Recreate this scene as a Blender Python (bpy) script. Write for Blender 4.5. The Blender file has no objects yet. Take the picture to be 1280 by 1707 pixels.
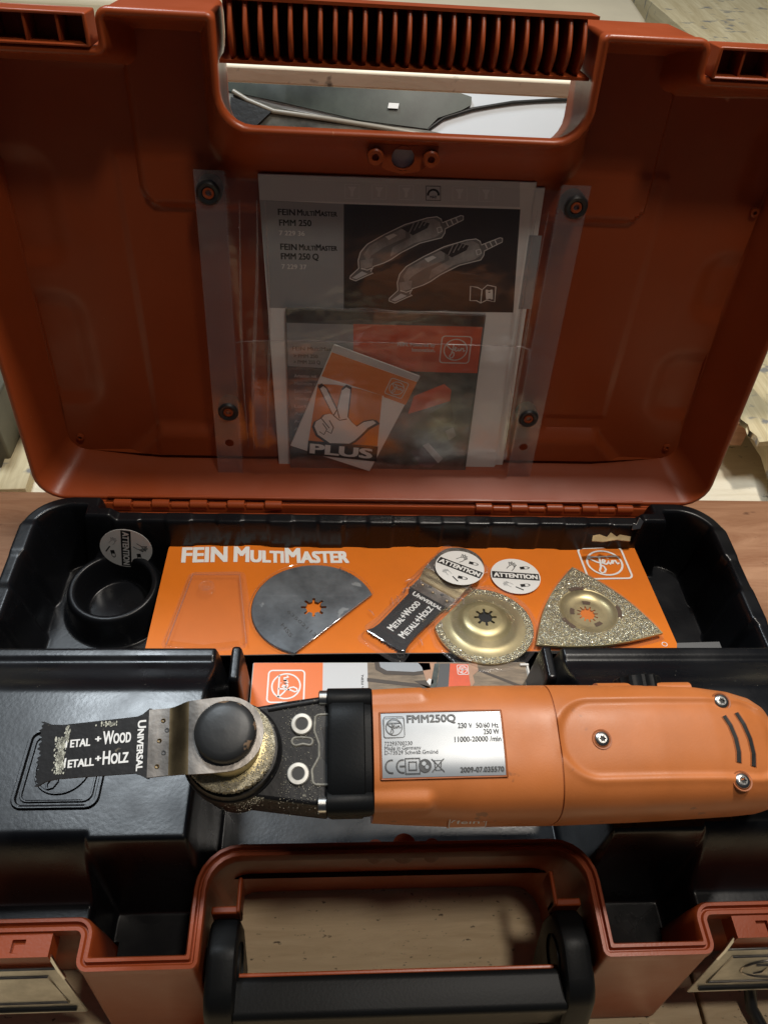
import bpy, bmesh, math, random
import numpy as np
from mathutils import Vector, Matrix
from mathutils.geometry import tessellate_polygon, delaunay_2d_cdt
random.seed(7); rng = np.random.RandomState(5)
R = math.radians; PI = math.pi
S = bpy.context.scene; COL = S.collection

# ---------------------------------------------------------------- camera
CAM = np.array([-0.0349, -0.3769, 0.39]); EUL = [R(43.35), R(-3.26), R(-2.21)]; FPX = 1281.0
cd = bpy.data.cameras.new('camera'); cam = bpy.data.objects.new('camera', cd); COL.objects.link(cam)
cam.location = CAM; cam.rotation_euler = EUL
cd.sensor_fit = 'VERTICAL'; cd.sensor_height = 36; cd.lens = 36 * FPX / 1707
cd.clip_start = .01; cd.clip_end = 50
S.camera = cam
# ---------------------------------------------------------------- world + lamps
w = bpy.data.worlds.new('World'); S.world = w; w.use_nodes = True
bg = w.node_tree.nodes['Background']; bg.inputs[0].default_value = (.70, .80, 1, 1); bg.inputs[1].default_value = .022

def area(name, loc, target, size, power, color):
    l = bpy.data.lights.new(name, 'AREA'); l.shape = 'DISK'; l.size = size; l.energy = power; l.color = color
    o = bpy.data.objects.new(name, l); COL.objects.link(o); o.location = loc
    o.rotation_euler = (Vector(target) - Vector(loc)).to_track_quat('-Z', 'Y').to_euler()
    return o
area('ceiling_lamp', (.36, .12, 1.35), (0, -.1, 0), .10, 10, (1, .93, .84))
area('front_lamp', (.22, -.34, 1.38), (0, -.15, 0), .14, 3.6, (1, .90, .78))
area('back_lamp', (-.50, .58, 1.45), (0, -.1, 0), .32, 14, (.84, .93, 1))
S.view_settings.view_transform = 'Standard'; S.view_settings.look = 'None'
S.view_settings.exposure = .2; S.view_settings.gamma = 1

# ---------------------------------------------------------------- frames
Mc = np.array(cam.rotation_euler.to_matrix())
class Frame:
    def __init__(s, o, ex, ey, ez=None):
        s.o = np.array(o, float); s.ex = np.array(ex, float); s.ex /= np.linalg.norm(s.ex)
        ey = np.array(ey, float); ey = ey - s.ex * (ey @ s.ex); s.ey = ey / np.linalg.norm(ey); s.ez = np.cross(s.ex, s.ey)
    k = 1.0
    def p(s, a, b, h=0.0): return s.o + s.ex * (a * s.k) + s.ey * (b * s.k) + s.ez * h
    def hit(s, px, py, h=0.0):                       # the point of this plane that the photograph shows at (px, py)
        d = Mc @ np.array([(px - 640) / FPX, -(py - 853.5) / FPX, -1.0]); o = s.o + s.ez * h
        t = ((o - CAM) @ s.ez) / (d @ s.ez); q = CAM + d * t - s.o
        return np.array([q @ s.ex, q @ s.ey])
    def sub(s, a, b, ang=0.0, h=0.0):
        c, n = math.cos(ang), math.sin(ang)
        return Frame(s.p(a, b, h), s.ex * c + s.ey * n, -s.ex * n + s.ey * c)
WF = Frame((0, 0, 0), (1, 0, 0), (0, 1, 0))
OPEN = R(96.9)
LF = Frame((0, 0, 0), (1, 0, 0), (0, -math.cos(OPEN), math.sin(OPEN)))      # lid: x, u up the lid, h towards the viewer (h = -depth)

# ---------------------------------------------------------------- materials
MATS = {}
def nd(t, typ, **kw):
    n = t.nodes.new(typ)
    for k, v in kw.items(): setattr(n, k, v)
    return n
def mat(name, col, rough=.5, metal=0, bump=0, bscale=400, var=0, vscale=20, spec=.5, coat=0, rvar=0, specks=None, aniso=None, emit=None):
    if name in MATS: return MATS[name]
    m = bpy.data.materials.new(name); m.use_nodes = True; t = m.node_tree; b = t.nodes['Principled BSDF']
    b.inputs['Base Color'].default_value = (*col, 1); b.inputs['Roughness'].default_value = rough
    b.inputs['Metallic'].default_value = metal; b.inputs['Specular IOR Level'].default_value = spec
    b.inputs['Coat Weight'].default_value = coat; b.inputs['Coat Roughness'].default_value = .12
    tc = nd(t, 'ShaderNodeTexCoord').outputs['Object']
    cur = None
    if var:
        n = nd(t, 'ShaderNodeTexNoise'); n.inputs['Scale'].default_value = vscale; n.inputs['Detail'].default_value = 6; n.inputs['Roughness'].default_value = .65
        src = tc
        if aniso:
            mp = nd(t, 'ShaderNodeMapping'); mp.inputs['Scale'].default_value = aniso; t.links.new(tc, mp.inputs[0]); src = mp.outputs[0]
        t.links.new(src, n.inputs['Vector'])
        r = nd(t, 'ShaderNodeValToRGB'); r.color_ramp.elements[0].position = .32; r.color_ramp.elements[1].position = .68
        lo = [max(0, c * (1 - var)) for c in col]; hi = [min(1, c * (1 + var)) for c in col]
        r.color_ramp.elements[0].color = (*lo, 1); r.color_ramp.elements[1].color = (*hi, 1)
        t.links.new(n.outputs['Fac'], r.inputs[0]); cur = r.outputs[0]
    if specks:                                       # (colour, scale, threshold): dust and dirt of its own
        n = nd(t, 'ShaderNodeTexNoise'); n.inputs['Scale'].default_value = specks[1]; n.inputs['Detail'].default_value = 3
        t.links.new(tc, n.inputs['Vector'])
        r = nd(t, 'ShaderNodeValToRGB'); r.color_ramp.elements[0].position = specks[2]; r.color_ramp.elements[1].position = specks[2] + .04
        r.color_ramp.elements[0].color = (0, 0, 0, 1); r.color_ramp.elements[1].color = (1, 1, 1, 1)
        t.links.new(n.outputs['Fac'], r.inputs[0])
        mx = nd(t, 'ShaderNodeMix', data_type='RGBA'); t.links.new(r.outputs[0], mx.inputs[0])
        if cur: t.links.new(cur, mx.inputs[6])
        else: mx.inputs[6].default_value = (*col, 1)
        mx.inputs[7].default_value = (*specks[0], 1); cur = mx.outputs[2]
    if cur: t.links.new(cur, b.inputs['Base Color'])
    if rvar:
        n = nd(t, 'ShaderNodeTexNoise'); n.inputs['Scale'].default_value = 35; n.inputs['Detail'].default_value = 5; t.links.new(tc, n.inputs['Vector'])
        mr = nd(t, 'ShaderNodeMapRange'); mr.inputs[1].default_value = .3; mr.inputs[2].default_value = .7
        mr.inputs[3].default_value = max(.03, rough - rvar); mr.inputs[4].default_value = rough + rvar
        t.links.new(n.outputs['Fac'], mr.inputs[0]); t.links.new(mr.outputs[0], b.inputs['Roughness'])
    if bump:
        n = nd(t, 'ShaderNodeTexNoise'); n.inputs['Scale'].default_value = bscale; n.inputs['Detail'].default_value = 3
        t.links.new(tc, n.inputs['Vector']); bp = nd(t, 'ShaderNodeBump'); bp.inputs['Strength'].default_value = bump; bp.inputs['Distance'].default_value = .0004
        t.links.new(n.outputs['Fac'], bp.inputs['Height']); t.links.new(bp.outputs[0], b.inputs['Normal'])
    MATS[name] = m; return m
def woodmat(name, c1, c2, scale=(6, 90, 90), dirt=None, dthr=.64, dscale=60, rough=.7):
    m = bpy.data.materials.new(name); m.use_nodes = True; t = m.node_tree; b = t.nodes['Principled BSDF']; b.inputs['Roughness'].default_value = rough
    tc = nd(t, 'ShaderNodeTexCoord').outputs['Object']
    mp = nd(t, 'ShaderNodeMapping'); mp.inputs['Scale'].default_value = scale; t.links.new(tc, mp.inputs[0])
    n = nd(t, 'ShaderNodeTexNoise'); n.inputs['Scale'].default_value = 1; n.inputs['Detail'].default_value = 8; n.inputs['Roughness'].default_value = .7; n.inputs['Distortion'].default_value = 1.2
    t.links.new(mp.outputs[0], n.inputs['Vector'])
    r = nd(t, 'ShaderNodeValToRGB'); r.color_ramp.elements[0].position = .3; r.color_ramp.elements[1].position = .7
    r.color_ramp.elements[0].color = (*c1, 1); r.color_ramp.elements[1].color = (*c2, 1); t.links.new(n.outputs['Fac'], r.inputs[0]); cur = r.outputs[0]
    if dirt:
        n2 = nd(t, 'ShaderNodeTexNoise'); n2.inputs['Scale'].default_value = dscale; n2.inputs['Detail'].default_value = 4
        mp2 = nd(t, 'ShaderNodeMapping'); mp2.inputs['Scale'].default_value = (1, 1.8, 1); t.links.new(tc, mp2.inputs[0]); t.links.new(mp2.outputs[0], n2.inputs['Vector'])
        r2 = nd(t, 'ShaderNodeValToRGB'); r2.color_ramp.elements[0].position = dthr; r2.color_ramp.elements[1].position = dthr + .08
        r2.color_ramp.elements[0].color = (0, 0, 0, 1); r2.color_ramp.elements[1].color = (1, 1, 1, 1); t.links.new(n2.outputs['Fac'], r2.inputs[0])
        mx = nd(t, 'ShaderNodeMix', data_type='RGBA'); t.links.new(r2.outputs[0], mx.inputs[0]); t.links.new(cur, mx.inputs[6]); mx.inputs[7].default_value = (*dirt, 1); cur = mx.outputs[2]
    t.links.new(cur, b.inputs['Base Color'])
    bp = nd(t, 'ShaderNodeBump'); bp.inputs['Strength'].default_value = .5; bp.inputs['Distance'].default_value = .0006
    t.links.new(n.outputs['Fac'], bp.inputs['Height']); t.links.new(bp.outputs[0], b.inputs['Normal'])
    MATS[name] = m; return m
def clearmat(name, haze, tint=(1, 1, 1), rough=.12, gloss=1.0):
    m = bpy.data.materials.new(name); m.use_nodes = True; t = m.node_tree; t.nodes.clear()
    out = nd(t, 'ShaderNodeOutputMaterial'); tr = nd(t, 'ShaderNodeBsdfTransparent'); tr.inputs[0].default_value = (*tint, 1)
    df = nd(t, 'ShaderNodeBsdfDiffuse'); df.inputs[0].default_value = (.75, .75, .78, 1)
    gl = nd(t, 'ShaderNodeBsdfGlossy'); gl.inputs['Roughness'].default_value = rough; gl.inputs[0].default_value = (gloss, gloss, gloss, 1)
    m1 = nd(t, 'ShaderNodeMixShader'); m1.inputs[0].default_value = haze; t.links.new(tr.outputs[0], m1.inputs[1]); t.links.new(df.outputs[0], m1.inputs[2])
    lw = nd(t, 'ShaderNodeLayerWeight'); lw.inputs[0].default_value = .5
    pw = nd(t, 'ShaderNodeMath', operation='POWER'); pw.inputs[1].default_value = 4.0; t.links.new(lw.outputs['Facing'], pw.inputs[0])
    fr = nd(t, 'ShaderNodeMath', operation='MULTIPLY_ADD'); fr.inputs[1].default_value = .7; fr.inputs[2].default_value = .06; t.links.new(pw.outputs[0], fr.inputs[0])
    m2 = nd(t, 'ShaderNodeMixShader'); t.links.new(fr.outputs[0], m2.inputs[0]); t.links.new(m1.outputs[0], m2.inputs[1]); t.links.new(gl.outputs[0], m2.inputs[2])
    t.links.new(m2.outputs[0], out.inputs[0])
    tc = nd(t, 'ShaderNodeTexCoord'); n = nd(t, 'ShaderNodeTexNoise'); n.inputs['Scale'].default_value = 45; n.inputs['Detail'].default_value = 2
    t.links.new(tc.outputs['Object'], n.inputs['Vector']); bp = nd(t, 'ShaderNodeBump'); bp.inputs['Strength'].default_value = .5; bp.inputs['Distance'].default_value = .002
    t.links.new(n.outputs['Fac'], bp.inputs['Height']); t.links.new(bp.outputs[0], gl.inputs['Normal'])
    MATS[name] = m; return m

M_shell = mat('orange_red_shell_plastic', (.28, .052, .013), .36, spec=.32, bump=.12, bscale=900, rvar=.08, var=.08, vscale=8, specks=((.42, .16, .08), 260, .77))
M_black = mat('black_vacuum_formed_plastic', (.006, .0065, .008), .30, spec=.36, bump=.12, bscale=500, rvar=.08, specks=((.07, .07, .075), 420, .78))
M_blackM = mat('black_moulded_plastic', (.007, .0075, .008), .42, bump=.12, bscale=700, spec=.10)
M_head = mat('black_painted_gear_head', (.010, .010, .011), .40, spec=.3, bump=.25, bscale=350, specks=((.16, .15, .12), 320, .70))
M_tool = mat('orange_tool_plastic', (.54, .165, .042), .46, bump=.10, bscale=1400, var=.14, vscale=14, rvar=.10, specks=((.36, .12, .04), 90, .69))
M_toolseam = mat('tool_seam_plastic', (.33, .09, .02), .5)
M_rub = mat('black_rubber', (.020, .021, .022), .45, bump=.2, bscale=300, specks=((.20, .13, .08), 150, .66))
M_steel = mat('brushed_steel', (.42, .39, .36), .34, 1, bump=.25, bscale=300, var=.2, vscale=60, rvar=.08)
M_steelB = mat('heat_browned_steel', (.30, .22, .12), .36, 1, var=.25, vscale=90, rvar=.08)
M_zinc = mat('zinc_screw', (.62, .62, .60), .28, 1)
M_latch = mat('dull_latch_steel', (.40, .40, .38), .38, .9, bump=.3, bscale=200, var=.3, vscale=50)
M_zinc2 = mat('dusty_aluminium', (.60, .58, .53), .5, .3, var=.2, vscale=200)
M_dusty = mat('dusty_edge', (.20, .19, .16), .7, var=.5, vscale=250)
M_blue = mat('blued_saw_steel', (.17, .19, .21), .42, .45, bump=.2, bscale=300, var=.35, vscale=45, specks=((.35, .38, .40), 75, .66), rvar=.1)
M_gold = mat('gold_coated_steel', (.52, .44, .24), .40, .75, var=.15, vscale=60, rvar=.08)
M_grit = mat('gold_carbide_grit', (.88, .80, .56), .24, .9, var=.6, vscale=420)
M_bladeblk = mat('black_blade_lacquer', (.012, .012, .013), .38, bump=.3, bscale=300, specks=((.16, .14, .10), 160, .70))
M_white = mat('white_print', (.82, .82, .80), .55)
M_ink_shade = mat('black_print_and_hole_shade', (.012, .012, .012), .5)  # also painted into holes, slots and recesses as their inner shade
M_orange = mat('orange_card_print', (.74, .185, .012), .42, var=.05, vscale=30, bump=.15, bscale=90)
M_orbox = mat('orange_box_print', (.80, .17, .02), .4)
M_card = mat('white_card_edge', (.7, .68, .64), .7)
M_paper = mat('white_paper', (.82, .82, .80), .55, var=.04, vscale=30)
M_pgrey = mat('light_grey_print', (.58, .59, .60), .5)
M_mgrey = mat('mid_grey_print', (.34, .35, .36), .5)
M_dgrey = mat('dark_grey_print', (.07, .072, .075), .45)
M_pblack = mat('cover_black_print', (.018, .018, .02), .4)
M_line = mat('pale_line_print', (.72, .72, .70), .5)
M_tl = mat('tool_drawing_grey_print', (.30, .29, .28), .5, var=.3, vscale=120)
M_tm = mat('tool_drawing_mid_print', (.15, .148, .145), .5)
M_bred = mat('brochure_red_print', (.70, .10, .035), .4, var=.15, vscale=50)
M_bdark = mat('brochure_dark_photo_print', (.06, .075, .07), .35, var=.7, vscale=70)
M_skin = mat('printed_skin_tone', (.42, .24, .15), .5, var=.15, vscale=80)
M_foto = mat('printed_floorboard_photo', (.20, .15, .10), .4, var=.45, vscale=60, aniso=(1, 5, 1))
M_silver = mat('silver_sticker', (.36, .385, .41), .32, .35, var=.05, vscale=40)
M_yel = mat('pale_wood_dust', (.60, .56, .44), .9, var=.4, vscale=600)
M_wax = mat('cream_dust_smear', (.50, .50, .42), .8, var=.5, vscale=300)
M_clear = clearmat('clear_blister_plastic', .035, rough=.10)
M_film = clearmat('clear_sleeve_film', .012, (1, 1, 1), .15)
M_filmedge = clearmat('milky_sleeve_edge_film', .075, (.93, .9, .9), .25)
M_red_wood = woodmat('reddish_brown_board', (.30, .13, .06), (.50, .27, .15), (9, 70, 70), (.16, .07, .035), .66, 40)
M_bench = woodmat('worn_beige_board', (.64, .48, .28), (.86, .69, .45), (10, 90, 90), (.14, .10, .06), .655, 240)
M_cream = woodmat('cream_worn_board', (.70, .63, .47), (.90, .84, .68), (8, 50, 50), (.16, .14, .11), .66, 60)
M_weather = woodmat('weathered_pale_plank', (.50, .40, .22), (.78, .68, .44), (60, 7, 60), (.25, .24, .22), .60, 45)
M_beige = mat('beige_moulded_plastic', (.66, .58, .42), .5, var=.06, vscale=10)
M_whitegloss = mat('white_gloss_paint', (.72, .76, .80), .12, coat=.6, var=.04, vscale=4)
M_tint = mat('tinted_dark_window', (.035, .042, .034), .42, coat=.0, var=.8, vscale=12)
M_mesh = mat('black_speaker_mesh', (.02, .02, .02), .5, bump=1, bscale=250)

# ---------------------------------------------------------------- builders
WL = {}                                               # world location of each object that can be a parent
def finish(name, me, parent, loc=None):
    o = bpy.data.objects.new(name, me); COL.objects.link(o)
    n = len(me.vertices); co = np.empty(n * 3); me.vertices.foreach_get('co', co); co = co.reshape(-1, 3)
    c = (co.min(0) + co.max(0)) / 2
    if loc is not None: c = np.array(loc)
    me.vertices.foreach_set('co', (co - c).ravel()); me.update()
    base = WL[parent.name] if parent else np.zeros(3)
    o.location = c - base; o.parent = parent; WL[o.name] = c
    return o
class B:
    def __init__(s): s.v = []; s.f = []; s.fm = []; s.m = []; s.n = 0
    def mi(s, m):
        if m not in s.m: s.m.append(m)
        return s.m.index(m)
    def add(s, vs, fs, m):
        k = s.n; s.v.extend([tuple(map(float, v)) for v in vs]); s.n += len(vs); i = s.mi(m)
        for f in fs: s.f.append(tuple(k + j for j in f)); s.fm.append(i)
    def poly(s, F, h, pts, m, px=False):
        if px: pts = [F.hit(*p, h) for p in pts]
        s.add([F.p(a, b, h) for a, b in pts], [tuple(range(len(pts)))], m)
    def holed(s, F, h0, h1, loops, m, both=True):     # plate with holes: loops[0] outer
        P = [[Vector((a, b, 0)) for a, b in l] for l in loops]; tri = tessellate_polygon(P)
        flat = [q for l in loops for q in l]; n = len(flat)
        vs = [F.p(a, b, h1) for a, b in flat] + [F.p(a, b, h0) for a, b in flat]
        fs = [tuple(t) for t in tri] + ([tuple(n + i for i in reversed(t)) for t in tri] if both else [])
        k = 0
        for l in loops:
            L = len(l)
            for i in range(L): j = (i + 1) % L; fs.append((k + i, n + k + i, n + k + j, k + j))
            k += L
        s.add(vs, fs, m)
    def prism(s, F, pts, h0, h1, m, top=1.0):
        n = len(pts); c = np.mean(np.array(pts), 0)
        vs = [F.p(a, b, h0) for a, b in pts] + [F.p(c[0] + (a - c[0]) * top, c[1] + (b - c[1]) * top, h1) for a, b in pts]
        fs = [tuple(reversed(range(n))), tuple(range(n, 2 * n))] + [(i, (i + 1) % n, n + (i + 1) % n, n + i) for i in range(n)]
        s.add(vs, fs, m)
    def box(s, F, a0, a1, b0, b1, h0, h1, m): s.prism(F, [(a0, b0), (a1, b0), (a1, b1), (a0, b1)], h0, h1, m)
    def loft(s, rings, m, close=True, cap0=True, cap1=True):
        n = len(rings[0]); vs = [v for r in rings for v in r]; fs = []
        for k in range(len(rings) - 1):
            for i in range(n if close else n - 1):
                j = (i + 1) % n; fs.append((k * n + i, k * n + j, (k + 1) * n + j, (k + 1) * n + i))
        if cap0: fs.append(tuple(reversed(range(n))))
        if cap1: fs.append(tuple((len(rings) - 1) * n + i for i in range(n)))
        s.add(vs, fs, m)
    def lathe(s, F, a, b, prof, m, n=40, cap0=False, cap1=False):     # prof: (r, h)
        s.loft([[F.p(a + r * math.cos(2 * PI * i / n), b + r * math.sin(2 * PI * i / n), h) for i in range(n)] for r, h in prof], m, True, cap0, cap1)
    def tube(s, path, r, m, n=8, closed=False):
        P = [np.array(p, float) for p in path]; rings = []; L = len(P)
        for i, p in enumerate(P):
            d = (P[(i + 1) % L] - P[i - 1]) if closed else (P[min(i + 1, L - 1)] - P[max(i - 1, 0)])
            d /= np.linalg.norm(d) + 1e-12; up = np.array([0, 0, 1.0]) if abs(d[2]) < .9 else np.array([0, 1.0, 0])
            u = np.cross(d, up); u /= np.linalg.norm(u); v = np.cross(u, d)
            rr = r[i] if isinstance(r, (list, tuple)) else r
            rings.append([p + rr * (u * math.cos(t) + v * math.sin(t)) for t in (2 * PI * k / n for k in range(n))])
        if closed: rings.append(rings[0])
        s.loft(rings, m, True, not closed, not closed)
    def stroke(s, F, h, pts, wd, m, px=False, closed=False):        # flat line of width wd
        if px: pts = [F.hit(*p, h) for p in pts]
        P = [np.array(p, float) for p in pts]; L = len(P); vs = []
        for i, p in enumerate(P):
            a = P[i - 1] if (closed or i) else P[i]; c = P[(i + 1) % L] if (closed or i < L - 1) else P[i]
            d = c - a; d /= np.linalg.norm(d) + 1e-12; nrm = np.array([-d[1], d[0]]) * wd / 2
            vs += [F.p(*(p + nrm), h), F.p(*(p - nrm), h)]
        fs = [(2 * i, 2 * i + 1, (2 * i + 3) % (2 * L), (2 * i + 2) % (2 * L)) for i in range(L if closed else L - 1)]
        s.add(vs, fs, m)
    def disc(s, F, h, a, b, r, m, n=32, sy=1): s.poly(F, h, [(a + r * math.cos(2 * PI * i / n), b + sy * r * math.sin(2 * PI * i / n)) for i in range(n)], m)
    def text(s, F, h, body, p0, p1, pt, m, bold=.02, caps=False, px=True):
        key = (body, caps)
        if key not in TXT:
            c = bpy.data.curves.new('t', 'FONT'); c.body = body; c.resolution_u = 3
            if caps:
                c.small_caps_scale = .76
                for f in c.body_format: f.use_small_caps = True
            o = bpy.data.objects.new('t', c); COL.objects.link(o)
            me = bpy.data.meshes.new_from_object(o.evaluated_get(bpy.context.evaluated_depsgraph_get()))
            TXT[key] = ([tuple(v.co[:2]) for v in me.vertices], [tuple(p.vertices) for p in me.polygons])
            bpy.data.objects.remove(o); bpy.data.curves.remove(c); bpy.data.meshes.remove(me)
        vs, fs = TXT[key]
        if not vs: return
        x0 = min(v[0] for v in vs); x1 = max(v[0] for v in vs)
        if px: p0, p1, pt = F.hit(*p0, h), F.hit(*p1, h), F.hit(*pt, h)
        p0, p1, pt = map(np.array, (p0, p1, pt)); U = (p1 - p0) / (x1 - x0); V = (pt - p0) / .72
        d = bold
        sh = [(0, 0)] if not d else [(-d, -d * .6), (d, -d * .6), (d, d * .6), (-d, d * .6), (0, 0)]
        for q, (dx, dy) in enumerate(sh): s.add([F.p(*(p0 + U * (x - x0 + dx) + V * (y + dy)), h + q * 3e-6) for x, y in vs], fs, m)
    def build(s, name, parent=None, smooth=None, bevel=0, seg=2, loc=None, merge=False):
        me = bpy.data.meshes.new(name); me.from_pydata(s.v, [], s.f)
        for m in s.m: me.materials.append(m)
        me.polygons.foreach_set('material_index', s.fm)
        if merge:
            bm = bmesh.new(); bm.from_mesh(me); bmesh.ops.remove_doubles(bm, verts=bm.verts, dist=1e-6); bmesh.ops.recalc_face_normals(bm, faces=bm.faces); bm.to_mesh(me); bm.free()
        if smooth is not None: me.shade_smooth(); me.set_sharp_from_angle(angle=R(smooth))
        o = finish(name, me, parent, loc)
        if bevel:
            md = o.modifiers.new('bevel', 'BEVEL'); md.width = bevel; md.segments = seg; md.limit_method = 'ANGLE'; md.angle_limit = R(35)
            md.harden_normals = False
            if smooth is None: me.shade_smooth(); me.set_sharp_from_angle(angle=R(50))
        return o
TXT = {}
def tag(o, label=None, cat=None, group=None, kind=None):
    if label: o['label'] = label
    if cat: o['category'] = cat
    if group: o['group'] = group
    if kind: o['kind'] = kind
    return o
def thing(name, label, cat, loc, group=None):
    o = bpy.data.objects.new(name, None); COL.objects.link(o); o.location = loc; WL[o.name] = np.array(loc, float); o.empty_display_size = .02
    return tag(o, label, cat, group)
def circ(a, b, r, n=32, a0=0): return [(a + r * math.cos(a0 + 2 * PI * i / n), b + r * math.sin(a0 + 2 * PI * i / n)) for i in range(n)]
def rrect(a0, a1, b0, b1, r, n=5):
    out = []
    for cx, cy, s in ((a1 - r, b0 + r, -90), (a1 - r, b1 - r, 0), (a0 + r, b1 - r, 90), (a0 + r, b0 + r, 180)):
        for k in range(n + 1): t = R(s + 90 * k / n); out.append((cx + r * math.cos(t), cy + r * math.sin(t)))
    return out
def star(a, b, ro, ri, k=8):
    out = []
    for i in range(k):
        t = 2 * PI * i / k; d = PI / k
        for f, r in ((-.42, ri), (-.30, ro * .96), (0, ro), (.30, ro * .96), (.42, ri)): out.append((a + r * math.cos(t + f * d), b + r * math.sin(t + f * d)))
    return out
def smooth(x): x = np.clip(x, 0, 1); return x * x * (3 - 2 * x)
def sdbox(x, y, cx, cy, hx, hy, r):
    qx = np.abs(x - cx) - hx + r; qy = np.abs(y - cy) - hy + r
    return np.hypot(np.maximum(qx, 0), np.maximum(qy, 0)) + np.minimum(np.maximum(qx, qy), 0) - r

# polygon with per-corner radius and per-edge offset
def offset_poly(P, mult, d):
    n = len(P); out = []
    for i in range(n):
        def line(k):
            p, q = np.array(P[k % n], float), np.array(P[(k + 1) % n], float); t = (q - p) / np.linalg.norm(q - p); nr = np.array([-t[1], t[0]])
            return p + nr * d * mult[k % n], t
        (p, t), (q, u) = line(i - 1), line(i)
        den = t[0] * u[1] - t[1] * u[0]; s = ((q[0] - p[0]) * u[1] - (q[1] - p[1]) * u[0]) / den
        out.append(p + t * s)
    return out
def round_poly(P, rad, n=6):
    out = []; L = len(P)
    for i in range(L):
        p = np.array(P[i], float); a = np.array(P[i - 1], float) - p; b = np.array(P[(i + 1) % L], float) - p
        la, lb = np.linalg.norm(a), np.linalg.norm(b); a /= la; b /= lb
        th = math.acos(max(-1, min(1, a @ b))); t = min(rad[i] / math.tan(th / 2), .48 * la, .48 * lb); r = t * math.tan(th / 2)
        c = p + (a + b) / np.linalg.norm(a + b) * r / math.sin(th / 2)
        s0 = p + a * t - c; s1 = p + b * t - c; a0 = math.atan2(s0[1], s0[0]); a1 = math.atan2(s1[1], s1[0]); da = (a1 - a0 + PI) % (2 * PI) - PI
        for k in range(n + 1): q = a0 + da * k / n; out.append((c[0] + r * math.cos(q), c[1] + r * math.sin(q)))
    return out
def cdt_fill(ring, hfun, F, step, b, m, flip=False):
    n = len(ring); pts = [Vector(p) for p in ring]; xs = [p[0] for p in ring]; ys = [p[1] for p in ring]
    gx = np.arange(min(xs) + step / 2, max(xs), step); gy = np.arange(min(ys) + step / 2, max(ys), step)
    X, Y = np.meshgrid(gx, gy); X = X.ravel(); Y = Y.ravel(); inside = np.zeros(len(X), bool); md = np.full(len(X), 1e9)
    for i in range(n):
        (x0, y0), (x1, y1) = ring[i], ring[(i + 1) % n]
        c = ((y0 > Y) != (y1 > Y)); xi = (x1 - x0) * (Y - y0) / ((y1 - y0) if abs(y1 - y0) > 1e-12 else 1e-12) + x0
        inside ^= c & (X < xi)
        L2 = (x1 - x0) ** 2 + (y1 - y0) ** 2 + 1e-18; t = np.clip(((X - x0) * (x1 - x0) + (Y - y0) * (y1 - y0)) / L2, 0, 1)
        md = np.minimum(md, np.hypot(X - x0 - t * (x1 - x0), Y - y0 - t * (y1 - y0)))
    ok = inside & (md > step * .4); pts += [Vector((x, y)) for x, y in zip(X[ok], Y[ok])]
    v, e, f, *_ = delaunay_2d_cdt(pts, [(i, (i + 1) % n) for i in range(n)], [], 1, 1e-7)
    co = np.array([tuple(p) for p in v]); h = hfun(co[:, 0], co[:, 1])
    b.add([F.p(x, y, z) for (x, y), z in zip(co, h)], [tuple(t) if flip else tuple(t) for t in f], m)

# ================================================================ SETTING (surfaces under and behind the case)
ZB = -.100
def board(name, x0, x1, y0, y1, z1, th, m, parent, bev=.0015):
    b = B(); b.box(WF, x0, x1, y0, y1, z1 - th, z1, m); return b.build(name, parent, bevel=bev)
bench = thing('workbench_top', None, None, (0, -.2, ZB - .02)); tag(bench, kind='structure')
board('board', -.75, .386, -.075, .105, ZB, .028, M_red_wood, bench)
board('board', -.75, .172, -.56, -.0775, ZB, .028, M_bench, bench)
board('board', .1745, .75, -.56, -.0775, ZB - .001, .028, M_bench, bench)
gnd = B(); gnd.box(WF, -3, 3, -2, 4, -.60, -.58, M_cream); tag(gnd.build('floor'), kind='structure')
lower = B(); lower.box(WF, -1.4, 1.6, .109, 2.4, -.152, -.13, M_cream); tag(lower.build('lower_shelf', bevel=.001), kind='structure')

# ================================================================ TOOL CASE
case = thing('tool_case', 'open orange-red plastic tool case with ribbed lid grip, standing on the workbench', 'tool case', (0, -.14, ZB))
D, XN, XR, RL, RH, HW = .2879, .1451, .0925, .0167, .0481, .235
P0 = [(-HW, 0), (HW, 0), (HW, D - RL), (XN, D - RL), (XN, D), (XR, D), (XR, D - RH), (-XR, D - RH), (-XR, D), (-XN, D), (-XN, D - RL), (-HW, D - RL)]
RAD = [.019, .019, .014, .003, .005, .003, .015, .015, .003, .005, .003, .014]
CONV = []
for i in range(12):
    a = np.array(P0[i]) - np.array(P0[i - 1]); c = np.array(P0[(i + 1) % 12]) - np.array(P0[i]); CONV.append(a[0] * c[1] - a[1] * c[0] > 0)
def outline(mult, dm, e):
    offs = [m * dm + e for m in mult]
    Q = offset_poly(P0, offs, 1.0)
    return round_poly(Q, [max(.0008, r - e) if c else r + max(e, 0) for r, c in zip(RAD, CONV)])
def shell(F, sg, rings, hfun, floor, name, m, back):
    b = B(); L = [outline(*r[1:]) for r in rings]
    R3 = [[F.p(x, y, sg * r[0]) for x, y in l] for r, l in zip(rings, L)]
    last = outline(*floor); la = np.array(last); hz = hfun(la[:, 0], la[:, 1]); R3.append([F.p(x, y, sg * z) for (x, y), z in zip(last, hz)])
    b.loft(R3, m, True, False, False)
    cdt_fill(last, lambda x, y: sg * hfun(x, y), F, .0021 if sg < 0 else .012, b, m)
    cap = L[0]; tri = tessellate_polygon([[Vector((x, y, 0)) for x, y in cap]]); b.add([F.p(x, y, sg * rings[0][0]) for x, y in cap], [tuple(t) for t in tri], m)
    return b.build(name, case, smooth=38, merge=True)
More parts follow.
